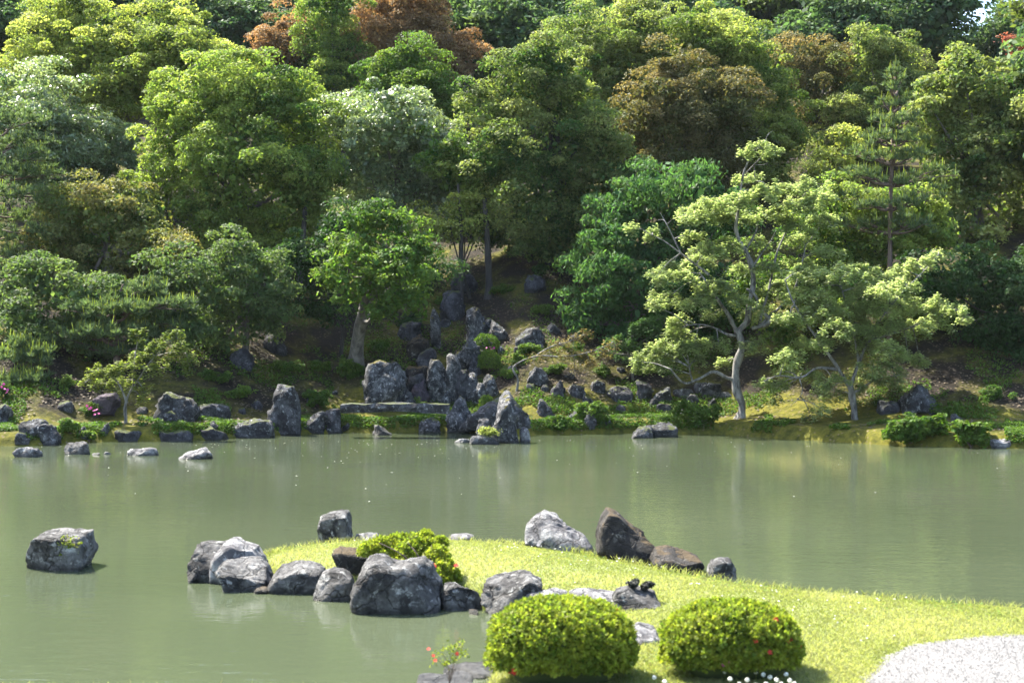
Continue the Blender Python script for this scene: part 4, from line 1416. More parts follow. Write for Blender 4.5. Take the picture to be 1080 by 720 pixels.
BANK = [
    ('big dark grey sloping boulder behind the tall pointed rock', (478, 414, 560, 452), 'peakr', 454, M_BANK, 201),
    ('big pale rough boulder left of the dark waterfall recess', (383, 380, 429, 428), 'block', 428, M_FALL, 202),
    ('purplish round stone in the dark waterfall recess', (433, 397, 452, 425), 'round', 425, M_PURP, 203),
    ('tall smooth grey slab of the waterfall, left half', (449, 372, 476, 424), 'tall', 425, M_FALL, 204),
    ('tall rough slab of the waterfall, right half', (470, 366, 489, 424), 'tall', 424, M_FALL, 205),
    ('pale rugged rock with gold moss on its top, above the waterfall slabs', (476, 354, 506, 388), 'wedgel', 390, M_FALL, 206),
    ('white-streaked upright rock highest above the bright round bush', (490, 322, 514, 357), 'tall', 357, M_FALL, 207),
    ('pale forked rock right of the white-streaked upright rock', (515, 337, 538, 358), 'wedge', 358, M_BANK, 208),
    ('broad pale rock higher on the slope, right of the forked rock', (543, 346, 576, 363), 'round', 363, M_BANK, 209),
    ('big dark slab rock at the head of the waterfall', (461, 304, 490, 336), 'block', 338, M_BANKD, 210),
    ('thin mottled upright rock left of the dark cleft', (452, 325, 466, 366), 'tall', 367, M_FALL, 211),
    ('dark squat rock beneath the moss ledge above the waterfall', (440, 366, 462, 392), 'block', 393, M_BANKD, 212),
    ('small blue-grey rock beside the bright round bush', (494, 378, 507, 396), 'round', 396, M_BANK, 213),
    ('broken grey rock right of the waterfall slabs', (487, 392, 510, 420), 'peak', 420, M_FALL, 214),
    ('mottled egg-shaped rock below the bright round bush', (508, 394, 526, 419), 'tall', 419, M_FALL, 215),
    ('grey rock at the foot of the leaning maple', (555, 388, 578, 404), 'round', 404, M_BANK, 216),
    ('dark tilted rock right of the leaning maple foot', (580, 401, 595, 417), 'wedgel', 417, M_BANKD, 217),
    ('round pale rock right of the dark tilted rock', (598, 403, 618, 417), 'round', 417, M_BANK, 218),
    ('dark broad rock, left of three on the slope before the gnarled maple', (640, 406, 668, 421), 'round', 421, M_BANKD, 219),
    ('dark upright rock, middle of three on the slope before the gnarled maple', (669, 401, 689, 421), 'block', 421, M_BANKD, 220),
    ('pale pointed rock, right of three on the slope before the gnarled maple', (688, 407, 710, 422), 'wedgel', 422, M_BANK, 221),
    ('rock touching the low limb of the gnarled maple', (710, 409, 732, 418), 'slab', 419, M_BANK, 222),
    ('pale rock just behind the gnarled maple trunk', (738, 404, 762, 418), 'slab', 418, M_BANK, 223),
    ('small angular rock sitting above the water right of the pointed rock', (566, 421, 584, 436), 'wedge', 437, M_BANK, 224),
    ('pale small rock at the water edge, mid bank', (616, 436, 630, 450), 'block', 450, M_BANK, 225),
    ('big speckled boulder under the broad layered maple', (948, 402, 988, 432), 'peak', 432, M_BANK, 226),
    ('dark mossy stone right of the broad maple trunk', (925, 421, 948, 433), 'slab', 434, M_BANKD, 227),
    ('big blue-grey rounded boulder right of the young maple', (161, 414, 210, 444), 'round', 444, M_BANK, 228),
    ('low smooth boulder right of the big blue-grey rounded boulder', (208, 425, 243, 441), 'slab', 442, M_BANK, 229),
    ('purplish boulder behind the pink azalea on the left bank', (97, 412, 127, 436), 'block', 437, M_PURP, 230),
    ('tall craggy pale rock on the left bank above the water', (282, 407, 318, 455), 'block', 455, M_BANK, 231),
    ('long lichen-covered rock at the water line right of the low smooth boulder', (236, 441, 290, 464), 'slab', 464, M_BANK, 232),
    ('dark rock at the water line left of the long lichen-covered rock', (205, 446, 238, 464), 'round', 464, M_BANKD, 233),
    ('pale rounded rock at the water line near the left edge', (34, 446, 66, 468), 'round', 469, M_BANK, 234),
    ('flat grey rock behind the pale rounded rock near the left edge', (22, 440, 52, 455), 'slab', 456, M_BANK, 235),
    ('grey rock cut by the left edge of the photo', (-12, 424, 13, 446), 'round', 447, M_BANK, 236),
    ('jumbled pale rock right of the tall craggy rock', (318, 430, 346, 451), 'wedgel', 451, M_BANK, 237),
    ('mossy small rock at the left end of the stone bridge', (340, 431, 362, 450), 'block', 452, M_BANK, 238),
    ('dark round rock high in the shade below the big oak', (552, 288, 578, 306), 'round', 307, M_BANKD, 239),
    ('grey rock under the drooping foliage, upper of two', (597, 337, 615, 347), 'slab', 349, M_BANK, 240),
    ('grey rock under the drooping foliage, lower of two', (601, 350, 612, 360), 'round', 361, M_BANK, 241),
    ('grey rock half hidden under the grey-green tree, right one', (276, 348, 304, 370), 'wedge', 371, M_BANKD, 242),
    ('grey rock half hidden under the grey-green tree, left one', (243, 366, 268, 386), 'round', 387, M_BANKD, 243),
    ('flat grey rock in the shade left of the thin mottled rock', (420, 338, 446, 356), 'slab', 357, M_BANKD, 244),
    ('low rock at the water line below the young maple', (120, 452, 150, 464), 'slab', 465, M_BANKD, 245),
    ('low mossy rock at the water line right of the young maple', (160, 453, 205, 464), 'slab', 465, M_BANKD, 246),
    ('small rock at the far right end of the mossy bank', (1044, 462, 1066, 470), 'slab', 471, M_PALE, 247),
    ('dark rock wedged between the waterfall slabs and the broken grey rock', (480, 386, 496, 424), 'block', 425, M_BANKD, 249),
    ('mossy ledge rock spanning above the dark waterfall recess', (426, 384, 456, 402), 'slab', 404, M_DARK, 250),
    ('dark rock filling the back of the waterfall recess', (428, 394, 452, 424), 'block', 419, M_BANKD, 251),
    ('gold-mossed squat rock left of the thin mottled upright rock', (428, 354, 456, 376), 'slab', 378, M_DARK, 252),
    ('grey rock tucked under the forked pale rock', (506, 352, 524, 370), 'wedge', 372, M_BANK, 253),
    ('grey rock between the broken grey rock and the egg-shaped rock', (498, 404, 514, 424), 'round', 425, M_FALL, 254),
    ('low grey rock at the right foot of the big rough boulder', (424, 412, 438, 430), 'round', 431, M_FALL, 255),
    ('grey rock behind the right shoulder of the tall pointed rock', (538, 424, 562, 448), 'wedge', 449, M_BANK, 256),
    ('dark rock above the big dark slab rock at the waterfall head', (474, 286, 504, 308), 'round', 310, M_BANKD, 257),
    ('squat rock to the left of the broken grey rock, at the waterfall foot', (465, 410, 478, 426), 'round', 428, M_FALL, 248),
]
for (lab, b, sh, by, mat, sd) in BANK:
    rock_px('bank_rock', lab, boxpts(b, sh, sd), by, mat, sd, bank=True, sink=0.3)

rng = np.random.default_rng(900)
SMALL = [(640, 447), (700, 434), (725, 440), (530, 440), (590, 412), (600, 398), (575, 412), (560, 410), (620, 425), (655, 435), (690, 428), (750, 428), (765, 420), (548, 372), (585, 350), (620, 345), (300, 440),
         (330, 424), (352, 416), (255, 436), (226, 452), (180, 447), (88, 458), (110, 455), (70, 432), (60, 462), (25, 466), (150, 436), (270, 430), (365, 452), (470, 345), (505, 345), (530, 372), (540, 392), (580, 440),
         (606, 441), (630, 412), (655, 392), (520, 346), (566, 398), (480, 338), (440, 352), (730, 425), (985, 437), (1010, 445), (740, 412)]
for i, (x, y) in enumerate(SMALL):
    w = rng.uniform(9, 17)
    h = w * rng.uniform(0.5, 0.85)
    sh = ['round', 'block', 'wedge', 'slab', 'peak', 'wedgel'][i % 6]
    rock_px('small_rock', 'small grey rock half buried in the shaded earth of the far bank', boxpts((x - w / 2, y - h, x + w / 2, y), sh, 400 + i), y, [M_BANK, M_BANKD, M_BANK][i % 3], 400 + i, bank=True,
            sink=0.15, lvl=3, group='small rocks on the far bank')

# the stone slab bridge
p0, p1 = at(360, 431, 44.6), at(474, 432, 44.6)
bm = bmesh.new()
n = 18
vs_ = []
for i in range(n + 1):
    u = i / n
    x = p0[0] + (p1[0] - p0[0]) * u
    ring = []
    for k, (yy, zz) in enumerate([(-0.34, 0.02), (-0.30, 0.13), (0.3, 0.14), (0.36, 0.02), (0.3, -0.15), (-0.31, -0.14)]):
        jt = np.array([u * 9, k * 2.2, 1.0])[None]
        q = float(vnoise(jt, 21)[0])
        ring.append(bm.verts.new((x, p0[1] + yy + 0.03 * q, p0[2] + zz + 0.035 * q + 0.05 * math.sin(u * 3.1))))
    vs_.append(ring)
for i in range(n):
    for k in range(6):
        bm.faces.new((vs_[i][k], vs_[i][(k + 1) % 6], vs_[i + 1][(k + 1) % 6], vs_[i + 1][k]))
bm.faces.new(vs_[0][::-1])
bm.faces.new(vs_[-1])
bmesh.ops.recalc_face_normals(bm, faces=bm.faces)
me = bpy.data.meshes.new('stone_bridge')
bm.to_mesh(me)
bm.free()
tag(obj('stone_bridge', me, M_BANK), 'long flat stone slab bridging the inlet in front of the waterfall', 'bridge')


# ------------------------------------------------------------------ shrubs and plants
def flower(parent, c, r, mat, rng, nrm_dir=(0, -0.7, 0.7), name='flower'):
    """five petals round a centre"""
    nd = nrm(np.array(nrm_dir, float) + rng.normal(0, 0.25, 3))
    a = nrm(np.cross(nd, [0.3, 0.2, 1.0]))
    b = np.cross(nd, a)
    V, Fc = [], []
    for k in range(5):
        t = k * 2 * np.pi / 5 + rng.uniform(0, 0.3)
        d = a * math.cos(t) + b * math.sin(t)
        s = np.cross(nd, d)
        i = len(V)
        V += [c, c + d * r * .55 + s * r * .38 + nd * r * .2, c + d * r + nd * r * .12, c + d * r * .55 - s * r * .38 + nd * r * .2]
        Fc.append([i, i + 1, i + 2, i + 3])
    o = np.array(parent.location)
    return obj(name, mesh_np(name, np.array(V) - o, Fc, 4), mat, parent)


def dome(cx, cy, cz, rx, ry, h, n_ros, rng, leaf, p=2.6, lump=0.06, per=8, tintb=0.45, tuft=1.0, aspect=0.45):
    """clipped dome of leaf rosettes; cz is the ground"""
    d = rdirs(n_ros, rng)
    d[:, 2] = np.abs(d[:, 2]) * 1.25 - 0.32
    d = nrm(d)
    k = (np.abs(d[:, 0]) ** p + np.abs(d[:, 1]) ** p + np.abs(d[:, 2]) ** p) ** (-1 / p)
    S = d * k[:, None]
    S = S * (1 + lump * vnoise(d * 3.5, 6) + 0.035 * vnoise(d * 11, 4))[:, None] * rng.uniform(0.86, 1.05, (n_ros, 1))
    C = np.stack([cx + S[:, 0] * rx, cy + S[:, 1] * ry, cz + h * (0.36 + 0.64 * S[:, 2])], 1)
    C = C[C[:, 2] > cz + 0.01]
    n = len(C)
    N = nrm((C - np.array([cx, cy, cz + h * 0.3])) / np.array([rx, ry, h * .7]))
    ct = tintb + 0.3 * vnoise(C * 6.0, 5) + rng.normal(0, 0.16, n)
    K = np.repeat(np.arange(n), per)
    o = nrm(rng.normal(size=(n * per, 3)) + N[K] * 0.9)
    P = C[K] + o * leaf * 0.55 * tuft
    # leaves stand out of the rosette like small spoons
    t = o
    ln = nrm(np.cross(np.cross(t, N[K] + 0.01), t) + rng.normal(0, 0.3, t.shape))
    b = nrm(np.cross(ln, t))
    s = rng.uniform(0.7, 1.25, (len(P), 1)) * leaf * 0.5
    V = np.empty((len(P), 4, 3))
    V[:, 0] = P - t * s
    V[:, 1] = P + b * s * aspect + t * s * 0.2
    V[:, 2] = P + t * s
    V[:, 3] = P - b * s * aspect + t * s * 0.2
    return V.reshape(-1, 3), ct[K] + rng.normal(0, 0.08, len(K))


def shell(cx, cy, cz, rx, ry, h, p):
    """woody dark inside of a clipped bush"""
    V, Fc = ico(4)
    k = (np.abs(V) ** p).sum(1) ** (-1 / p)
    S = V * k[:, None] * (1 + 0.05 * vnoise(V * 4, 3))[:, None]
    Q = np.stack([cx + S[:, 0] * rx, cy + S[:, 1] * ry, cz + h * (0.40 + 0.60 * S[:, 2])], 1)
    return Q, Fc


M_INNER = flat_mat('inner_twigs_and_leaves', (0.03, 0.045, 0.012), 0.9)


def clipped_bush(label, x0, x1, ytop, ybase, seed, flowers, zb=0.24, ryf=0.8):
    rng = np.random.default_rng(seed)
    Yb = F * (CAMH - zb) / (ybase - CY)
    rx = (x1 - x0) / 2 / F * (Yb + 0.4)
    ry = rx * ryf
    Yc = Yb + ry * 0.86
    rx = (x1 - x0) / 2 / F * Yc
    cx = ((x0 + x1) / 2 - CX) / F * Yc
    cz = zb - 0.03
    h = CAMH + (CY - ytop) / F * (Yc + 0.1) - cz
    root = thing('clipped_azalea', label, 'azalea', (cx, Yc, cz))
    b = np.array([cx, Yc, cz])
    V, T = dome(cx, Yc, cz, rx, ry, h, 4600, rng, 0.042, p=2.5, per=8, tintb=0.5)
    obj('foliage', leaf_mesh('foliage', V - b, T), L_AZA, root)
    Q, Fc = shell(cx, Yc, cz, rx * 0.9, ry * 0.9, h * 0.92, 2.5)
    obj('branches', mesh_np('branches', Q - b, Fc, 3, True), M_INNER, root)
    for (fx, fy, n, mat) in flowers:
        for k in range(n):
            px, py = fx + rng.uniform(-3, 3) * (n > 1), fy + rng.uniform(-2.5, 2.5) * (n > 1)
            # march to the surface of the dome along the line of sight
            for Yt in np.arange(Yc - ry * 1.1, Yc + ry, 0.01):
                q = at(px, py, Yt)
                s = np.array([(q[0] - cx) / rx, (q[1] - Yc) / ry, ((q[2] - cz) / h - 0.36) / 0.64])
                if (np.abs(s) ** 2.5).sum() < 1.06:
                    break
            flower(root, q + np.array([0, -0.012, 0.006]), 0.026, mat, rng)
    return root


clipped_bush('left clipped azalea dome in the foreground with few red flowers', 518, 667, 632, 717, 501, [(541, 708, 5, M_FRED), (651, 646, 2, M_FRED)])
clipped_bush('right clipped azalea dome in the foreground with scattered red flowers', 702, 841, 635, 711, 502,
             [(765, 699, 2, M_FPINK), (832, 676, 2, M_FRED), (843, 682, 1, M_FRED), (812, 688, 1, M_FRED), (818, 653, 1, M_FRED), (774, 634, 1, M_FRED), (797, 676, 1, M_FRED)])

# sprawling azalea over the biggest boulder
rng = np.random.default_rng(510)
Ya = 16.9
ba = at(440, 612, Ya)
root = thing('sprawling_azalea', 'sprawling azalea growing over the back of the biggest boulder', 'azalea', ba)
Vs, Ts = [], []
for (x, y, r, Yo) in [(388, 574, 8, .3), (402, 568, 11, .35), (420, 566, 12, .4), (438, 566, 12, .35), (452, 568, 10, .3), (462, 578, 10, .1), (468, 592, 11, -.05), (466, 606, 10, -.15), (472, 620, 7, -.2), (462, 622, 8, -.2),
                      (470, 634, 6, -.25), (476, 602, 8, 0), (430, 574, 12, .2), (410, 575, 10, .3), (449, 560, 6, .4), (465, 566, 5, .3)]:
    Yy = Ya + Yo
    c = at(x, y + 4, Yy)
    rw = 0.92 * r / F * Yy
    V, T = dome(c[0], c[1], c[2] - rw * 1.1, rw * 1.2, rw * 1.1, rw * 1.6, 200, rng, 0.045, p=2.0, lump=0.3, per=7, tintb=0.6, tuft=1.3, aspect=0.5)
    Vs.append(V)
    Ts.append(T)
obj('foliage', leaf_mesh('foliage', np.concatenate(Vs) - ba, np.concatenate(Ts)), L_AZA, root)
tb = Tubes()
for (x, y) in [(400, 572), (430, 572), (455, 575), (468, 600), (468, 630)]:
    tb.add([at(452, 612, Ya), (at(452, 600, Ya) + at(x, y, Ya)) / 2, at(x, y, Ya + .1)], 0.014, 0.005, 5)
obj('branches', tb.mesh('branches', ba), M_BARKB, root)
for (x, y) in [(456, 595), (458, 597), (481, 596), (475, 634), (477, 636)]:
    flower(root, at(x, y, Ya - 0.42), 0.034, M_FRED, rng)

# out-of-focus azalea sprig near the bottom
rng = np.random.default_rng(511)
Yq = 12.0
bq = at(474, 708, Yq)
root = thing('azalea_sprig', 'thin azalea sprig with red flowers above the white flat stone', 'azalea', bq)
tb = Tubes()
C = []
for (x, y) in [(458, 694), (466, 688), (474, 682), (482, 684), (488, 690), (478, 694), (470, 699), (486, 678)]:
    tb.add([bq + np.array([0, 0, -0.1]), (bq + at(x, y, Yq)) / 2 + np.array([0.01, 0, 0]), at(x, y, Yq)], 0.0025, 0.0015, 4)
    C.append(at(x, y, Yq))
C = np.array(C)
P = C[rng.integers(0, len(C), 260)] + rng.normal(0, 0.022, (260, 3))
V = leaf_quads(P, nrm(rng.normal(size=P.shape)), 0.03, 0.014, rng)
obj('foliage', leaf_mesh('foliage', V - bq, rng.random(260)), L_AZA, root)
obj('branches', tb.mesh('branches', bq), M_BARKB, root)
for (x, y) in [(457, 691), (459, 696), (482, 689), (452, 684)]:
    flower(root, at(x, y, Yq - 0.05), 0.02, M_FRED, rng)


def plant(name, label, px, py, w, h, seed, mat, leaf=0.09, n=900, cat='plant', bank=True, Y=None, flowers=None, group=None, clump=0.14, round_=False):
    rng = np.random.default_rng(seed)
    if Y is None:
        b = hit(px, py)
    else:
        b = at(px, py, Y)
    b = np.array(b) - np.array([0, 0, 0.03])
    ww, hh = w / 2 / F * b[1], h / F * b[1]
    root = thing(name, label, cat, b, group)
    if round_:
        V, T = dome(b[0], b[1], b[2], ww, ww, hh, int(n / 6), rng, leaf, p=2.1, lump=0.12, per=6, tintb=0.55, aspect=0.6)
    else:
        L = [(b[0], b[1], b[2] + hh * .45, min(ww, hh) * 0.5)]
        for k in range(7):
            L.append((b[0] + rng.uniform(-.75, .75) * ww, b[1] + rng.uniform(-.4, .4) * ww, b[2] + rng.uniform(.2, .75) * hh, rng.uniform(.22, .4) * min(ww, hh)))
        V, T = crown(L, rng, n, leaf, clump=clump, fill=0.2, tintbias=0.2)
    tb = Tubes()
    for k in range(4):
        tb.add([b - np.array([0, 0, .05]), b + np.array([rng.uniform(-.5, .5) * ww, 0, hh * .4]), b + np.array([rng.uniform(-.7, .7) * ww, 0, hh * .7])], 0.015, 0.006, 5)
    obj('foliage', leaf_mesh('foliage', V - b, T), mat, root)
    obj('stems', tb.mesh('stems', b), M_BARKB, root)
    if flowers:
        mat_f, pts, r = flowers
        for (x, y) in pts:
            flower(root, at(x, y, b[1] - ww * 0.9), r, mat_f, rng)
    return root


plant('round_bush', 'bright green round clipped bush above the pointed rock', 516, 391, 24, 22, 521, L_BRIGHT, leaf=0.05, n=6000, cat='bush', round_=True)
plant('round_bush', 'small bright green round bush left of the pointed rock', 513, 434, 15, 17, 522, L_BRIGHT, leaf=0.05, n=4000, cat='bush', round_=True)
plant('round_bush', 'dark green bush with crimson flowers above the bright round bush', 513, 371, 27, 19, 523, L_COVER, leaf=0.05, n=5000, cat='bush', round_=True,
      flowers=(M_FPINK, [(513, 367), (517, 366), (521, 367), (518, 368.5)], 0.06))
plant('fern_clump', 'big bright fern clump on the mossy bank right of the broad maple', 962, 468, 72, 30, 524, L_COVER, leaf=0.13, n=5000, cat='fern', clump=0.2)
plant('fern_clump', 'smaller fern clump at the right end of the mossy bank', 1024, 469, 40, 26, 525, L_COVER, leaf=0.13, n=3000, cat='fern', clump=0.2)
plant('pink_azalea', 'low azalea with pink flowers before the purplish boulder on the left bank', 98, 438, 24, 14, 526, L_COVER, leaf=0.07, n=1500, cat='azalea',
      flowers=(M_FPINK, [(92, 428), (96, 430), (99, 433), (102, 432), (104, 436), (100, 437), (94, 431)], 0.055))
plant('pink_azalea', 'pink flowering azalea at the left edge of the far bank', 4, 420, 18, 20, 527, L_COVER, leaf=0.07, n=1200, cat='azalea', flowers=(M_FPINK, [(2, 408), (5, 410), (8, 411), (4, 405), (7, 414)], 0.055))
plant('leafy_tuft', 'bright leafy tuft on the bank left of the young maple', 74, 456, 22, 17, 528, L_BRIGHT, leaf=0.1, n=1300)
plant('leafy_tuft', 'small bright leafy tuft at the water line below the young maple', 94, 464, 13, 10, 529, L_BRIGHT, leaf=0.09, n=700)
plant('leafy_tuft', 'pale leafy tuft by itself on the shaded slope, far left', 71, 408, 14, 13, 530, L_BRIGHT, leaf=0.09, n=700)
plant('leafy_shrub', 'dark leafy shrub at the foot of the leaning pale trunk', 368, 400, 34, 26, 531, L_COVER, leaf=0.11, n=2500, cat='shrub')
plant('leafy_shrub', 'leafy green shrub right of the tall craggy rock', 335, 430, 26, 22, 532, L_COVER, leaf=0.1, n=1800, cat='shrub')
plant('leafy_shrub', 'round leafy shrub in the open earth right of the leaning maple', 637, 396, 20, 12, 533, L_COVER, leaf=0.08, n=1300, cat='shrub')
plant('leafy_shrub', 'green leafy shrub at the water edge below the three slope rocks', 630, 446, 50, 22, 534, L_COVER, leaf=0.1, n=2600, cat='shrub')
plant('leafy_shrub', 'small dark shrub beside the faded leaves of the leaning maple', 547, 384, 14, 14, 535, L_COVER, leaf=0.07, n=1000, cat='shrub')
plant('leafy_tuft', 'ferny tuft growing under the stone bridge, right end', 467, 440, 16, 12, 536, L_BRIGHT, leaf=0.09, n=700)
plant('leafy_tuft', 'ferny tuft at the foot of the waterfall slabs', 440, 428, 26, 9, 537, L_BRIGHT, leaf=0.08, n=900)
plant('leafy_tuft', 'yellowish tuft of plants on the flat islet stone', 516, 460, 20, 12, 538, L_YEL, leaf=0.06, n=900, Y=41.6)
plant('leafy_shrub', 'leafy green shrub on the bank left of the gnarled maple trunk', 735, 446, 60, 22, 539, L_COVER, leaf=0.1, n=2800, cat='shrub')
plant('leafy_shrub', 'small green shrub on the slope left of the tall craggy rock', 250, 420, 34, 14, 540, L_COVER, leaf=0.09, n=1300, cat='shrub')
plant('leafy_shrub', 'dark green shrub under the bright leaning-trunk tree, right side', 432, 350, 30, 22, 541, L_DARK, leaf=0.1, n=1800, cat='shrub')
plant('leafy_tuft', 'young plant at the dark rock behind the pointed rock, right side', 590, 452, 40, 14, 542, L_COVER, leaf=0.08, n=1500)

for i, (x, y, w, h_, lab) in enumerate([
        (560, 372, 22, 9, 'low green fern patch under the broad pale slope rock'), (604, 372, 26, 10, 'low fern patch beneath the faded leaves of the leaning maple'),
        (470, 322, 20, 9, 'fern patch beside the big dark slab rock'), (575, 332, 26, 10, 'fern patch high on the slope below the round dark rock'),
        (530, 310, 22, 9, 'fern patch in the dark hollow above the white-streaked rock'), (400, 372, 30, 12, 'low shrub between the leaning pale trunk and the big rough boulder'),
        (345, 392, 30, 10, 'moss-green tuft left of the leaning pale trunk'), (300, 392, 34, 10, 'moss-green tuft above the tall craggy rock'), (225, 402, 30, 10, 'moss-green tuft under the grey-green tree'),
        (685, 395, 30, 10, 'low fern patch above the three slope rocks'), (1000, 440, 40, 12, 'grassy tuft right of the speckled boulder'), (1050, 420, 36, 12, 'grassy tuft on the shaded right bank'),
        (585, 394, 20, 9, 'fern patch right of the foot of the leaning maple'), (536, 398, 16, 8, 'little fern tuft left of the foot of the leaning maple')]):
    plant('fern_patch', lab, x, y, w * 1.25, h_ * 1.15, 580 + i, L_COVER, leaf=0.085, n=1500, cat='fern')

# sprig on the isolated block and a wisp of grass on its side
rng = np.random.default_rng(560)
Yr = F * CAMH / (601 - CY) - 0.03
bq = at(72, 578, Yr)
root = thing('wild_sprig', 'yellow-green leafy sprig growing on the face of the lone block in the water', 'plant', bq)
C = np.array([at(72 + rng.normal(0, 6.5), 575 + rng.normal(0, 4.5), Yr - rng.uniform(0, .09)) for _ in range(46)])
P = np.repeat(C, 6, 0) + rng.normal(0, 0.018, (276, 3))
V = leaf_quads(P, np.tile(np.array([[0, -0.6, 0.6]]), (276, 1)), 0.045, 0.026, rng)
obj('foliage', leaf_mesh('foliage', V - bq, rng.random(276)), L_AZA, root)
tb = Tubes()
for k in range(8):
    tb.add([bq + np.array([0, 0.1, -0.03]), C[k]], 0.005, 0.002, 4)
obj('stems', tb.mesh('stems', bq), M_BARKB, root)

# ------------------------------------------------------------------ grass, weeds, daisies, pebbles, petals
def blades(P, rng, hgt, wid, lean=0.35):
    n = len(P)
    a = rng.uniform(0, 2 * np.pi, n)
    ln = rng.uniform(0.1, lean, n)
    up = nrm(np.stack([np.cos(a) * ln, np.sin(a) * ln, np.ones(n)], 1))
    s = nrm(np.stack([rng.normal(size=n), rng.normal(size=n) * 0.4, np.zeros(n)], 1)) * (wid * rng.uniform(.7, 1.3, n))[:, None] * 0.5
    h = (hgt * rng.uniform(0.55, 1.35, n))[:, None]
    tip = P + up * h + np.stack([np.cos(a), np.sin(a), -0.4 * np.ones(n)], 1) * h * 0.25
    m = P + up * h * 0.55
    V = np.stack([P - s, P + s, m + s * 0.85, m - s * 0.85, m - s * .85, m + s * .85, tip + s * 0.12, tip - s * 0.12], 1)
    return V.reshape(-1, 3)


rng = np.random.default_rng(600)
n = 760000
# denser near the camera so that blades look even in the picture
Yb = 10.8 + (22.5 - 10.8) * rng.random(n) ** 1.35
Xb = rng.uniform(-0.46, 0.74, n) * Yb
P2 = np.stack([Xb, Yb], 1)
s = sdist(lawn_poly, P2)
g = sdist(gpoly, P2)
ok = (s > -0.02) & (g < 0.02 + 0.05 * rng.random(n))
P2, s, g = P2[ok], s[ok], g[ok]
z = lawn_z(P2[:, 0], P2[:, 1])
P = np.stack([P2[:, 0], P2[:, 1], z - 0.005], 1)
patch = fbm(np.stack([P[:, 0] * 1.1, P[:, 1] * 1.1, P[:, 0] * 0], 1), 4, 40)
hg = 0.034 + 0.018 * np.clip(patch, -1, 1) + 0.035 * sstep(1 - s / 0.3)
V = blades(P, rng, hg, 0.0075, 0.7)
T = np.repeat(np.clip(0.45 + 0.85 * patch + rng.normal(0, 0.18, len(P)), 0, 1), 2)
kind(obj('grass', leaf_mesh('grass', V, T), L_GRASS), 'stuff')

# clover leaves in patches of the turf
nc_ = 16000
c = np.stack([rng.uniform(-3.6, 6.5, nc_), 11 + 9 * rng.random(nc_) ** 1.3], 1)
c = c[(sdist(lawn_poly, c) > 0.05) & (sdist(gpoly, c) < -0.02)]
c = c[fbm(np.concatenate([c * 1.3 + 7, c[:, :1] * 0], 1), 3, 55) > 0.16]
Pc = np.stack([c[:, 0], c[:, 1], lawn_z(c[:, 0], c[:, 1]) + rng.uniform(0.02, 0.05, len(c))], 1)
Vc = leaf_quads(Pc, np.tile([[0, 0, 1.0]], (len(Pc), 1)), 0.03, 0.022, rng, 1.0, 0.3, 0.5)
kind(obj('clover_leaves', leaf_mesh('clover_leaves', Vc, rng.random(len(Pc))), L_BRIGHT), 'stuff')

# taller weeds along the edges
n = 3200
e = []
ed = np.concatenate([lawn_poly[:12], lawn_poly[-10:]])
for k in range(n):
    i = rng.integers(0, 11)
    t = rng.random()
    e.append(lawn_poly[i] * (1 - t) + lawn_poly[i + 1] * t + rng.normal(0, 0.06, 2) + np.array([0, -0.06]))
for k in range(700):
    e.append(np.array([rng.uniform(-5.2, -0.9), 11.75 + rng.normal(0, 0.12)]))
for k in range(300):
    e.append(np.array([rng.normal(-4.4, 0.25), 11.95 + rng.normal(0, 0.06)]))
e = np.array(e)
e = e[sdist(lawn_poly, e) > 0]
P = np.stack([e[:, 0], e[:, 1], lawn_z(e[:, 0], e[:, 1])], 1)
V = blades(P, rng, np.full(len(P), 0.12), 0.009, 0.5)
kind(obj('edge_weeds', leaf_mesh('edge_weeds', V, np.repeat(rng.random(len(P)), 2)), L_GRASS), 'stuff')


def specks(C, r, name, mat, rng, flat=0.5):
    V0 = np.array([[1, 0, 0], [-1, 0, 0], [0, 1, 0], [0, -1, 0], [0, 0, 1], [0, 0, -1]], float)
    F0 = np.array([[0, 2, 4], [2, 1, 4], [1, 3, 4], [3, 0, 4], [2, 0, 5], [1, 2, 5], [3, 1, 5], [0, 3, 5]])
    n = len(C)
    S = rng.uniform(.6, 1.3, (n, 1, 3)) * np.array([1, 1, flat]) * (r if np.isscalar(r) else np.asarray(r)[:, None, None])
    a = rng.uniform(0, 6.28, n)
    V = V0[None] * S
    x = V[:, :, 0] * np.cos(a)[:, None] - V[:, :, 1] * np.sin(a)[:, None]
    y = V[:, :, 0] * np.sin(a)[:, None] + V[:, :, 1] * np.cos(a)[:, None]
    V = np.stack([x, y, V[:, :, 2]], -1) + C[:, None, :]
    Fc = (F0[None] + np.arange(n)[:, None, None] * 6).reshape(-1, 3)
    return obj(name, mesh_np(name, V.reshape(-1, 3), Fc, 3, False), mat)


# daisies over the lawn
c = np.stack([rng.uniform(-3, 4.5, 420), rng.uniform(12.5, 19.5, 420)], 1)
c = c[(sdist(lawn_poly, c) > 0.25) & (sdist(gpoly, c) < -0.1)]
c = c[fbm(np.concatenate([c * 0.8, c[:, :1] * 0], 1), 2, 50) > 0.0]
kind(specks(np.stack([c[:, 0], c[:, 1], lawn_z(c[:, 0], c[:, 1]) + 0.06], 1), 0.013, 'lawn_daisies', M_FWHITE, rng), 'stuff')

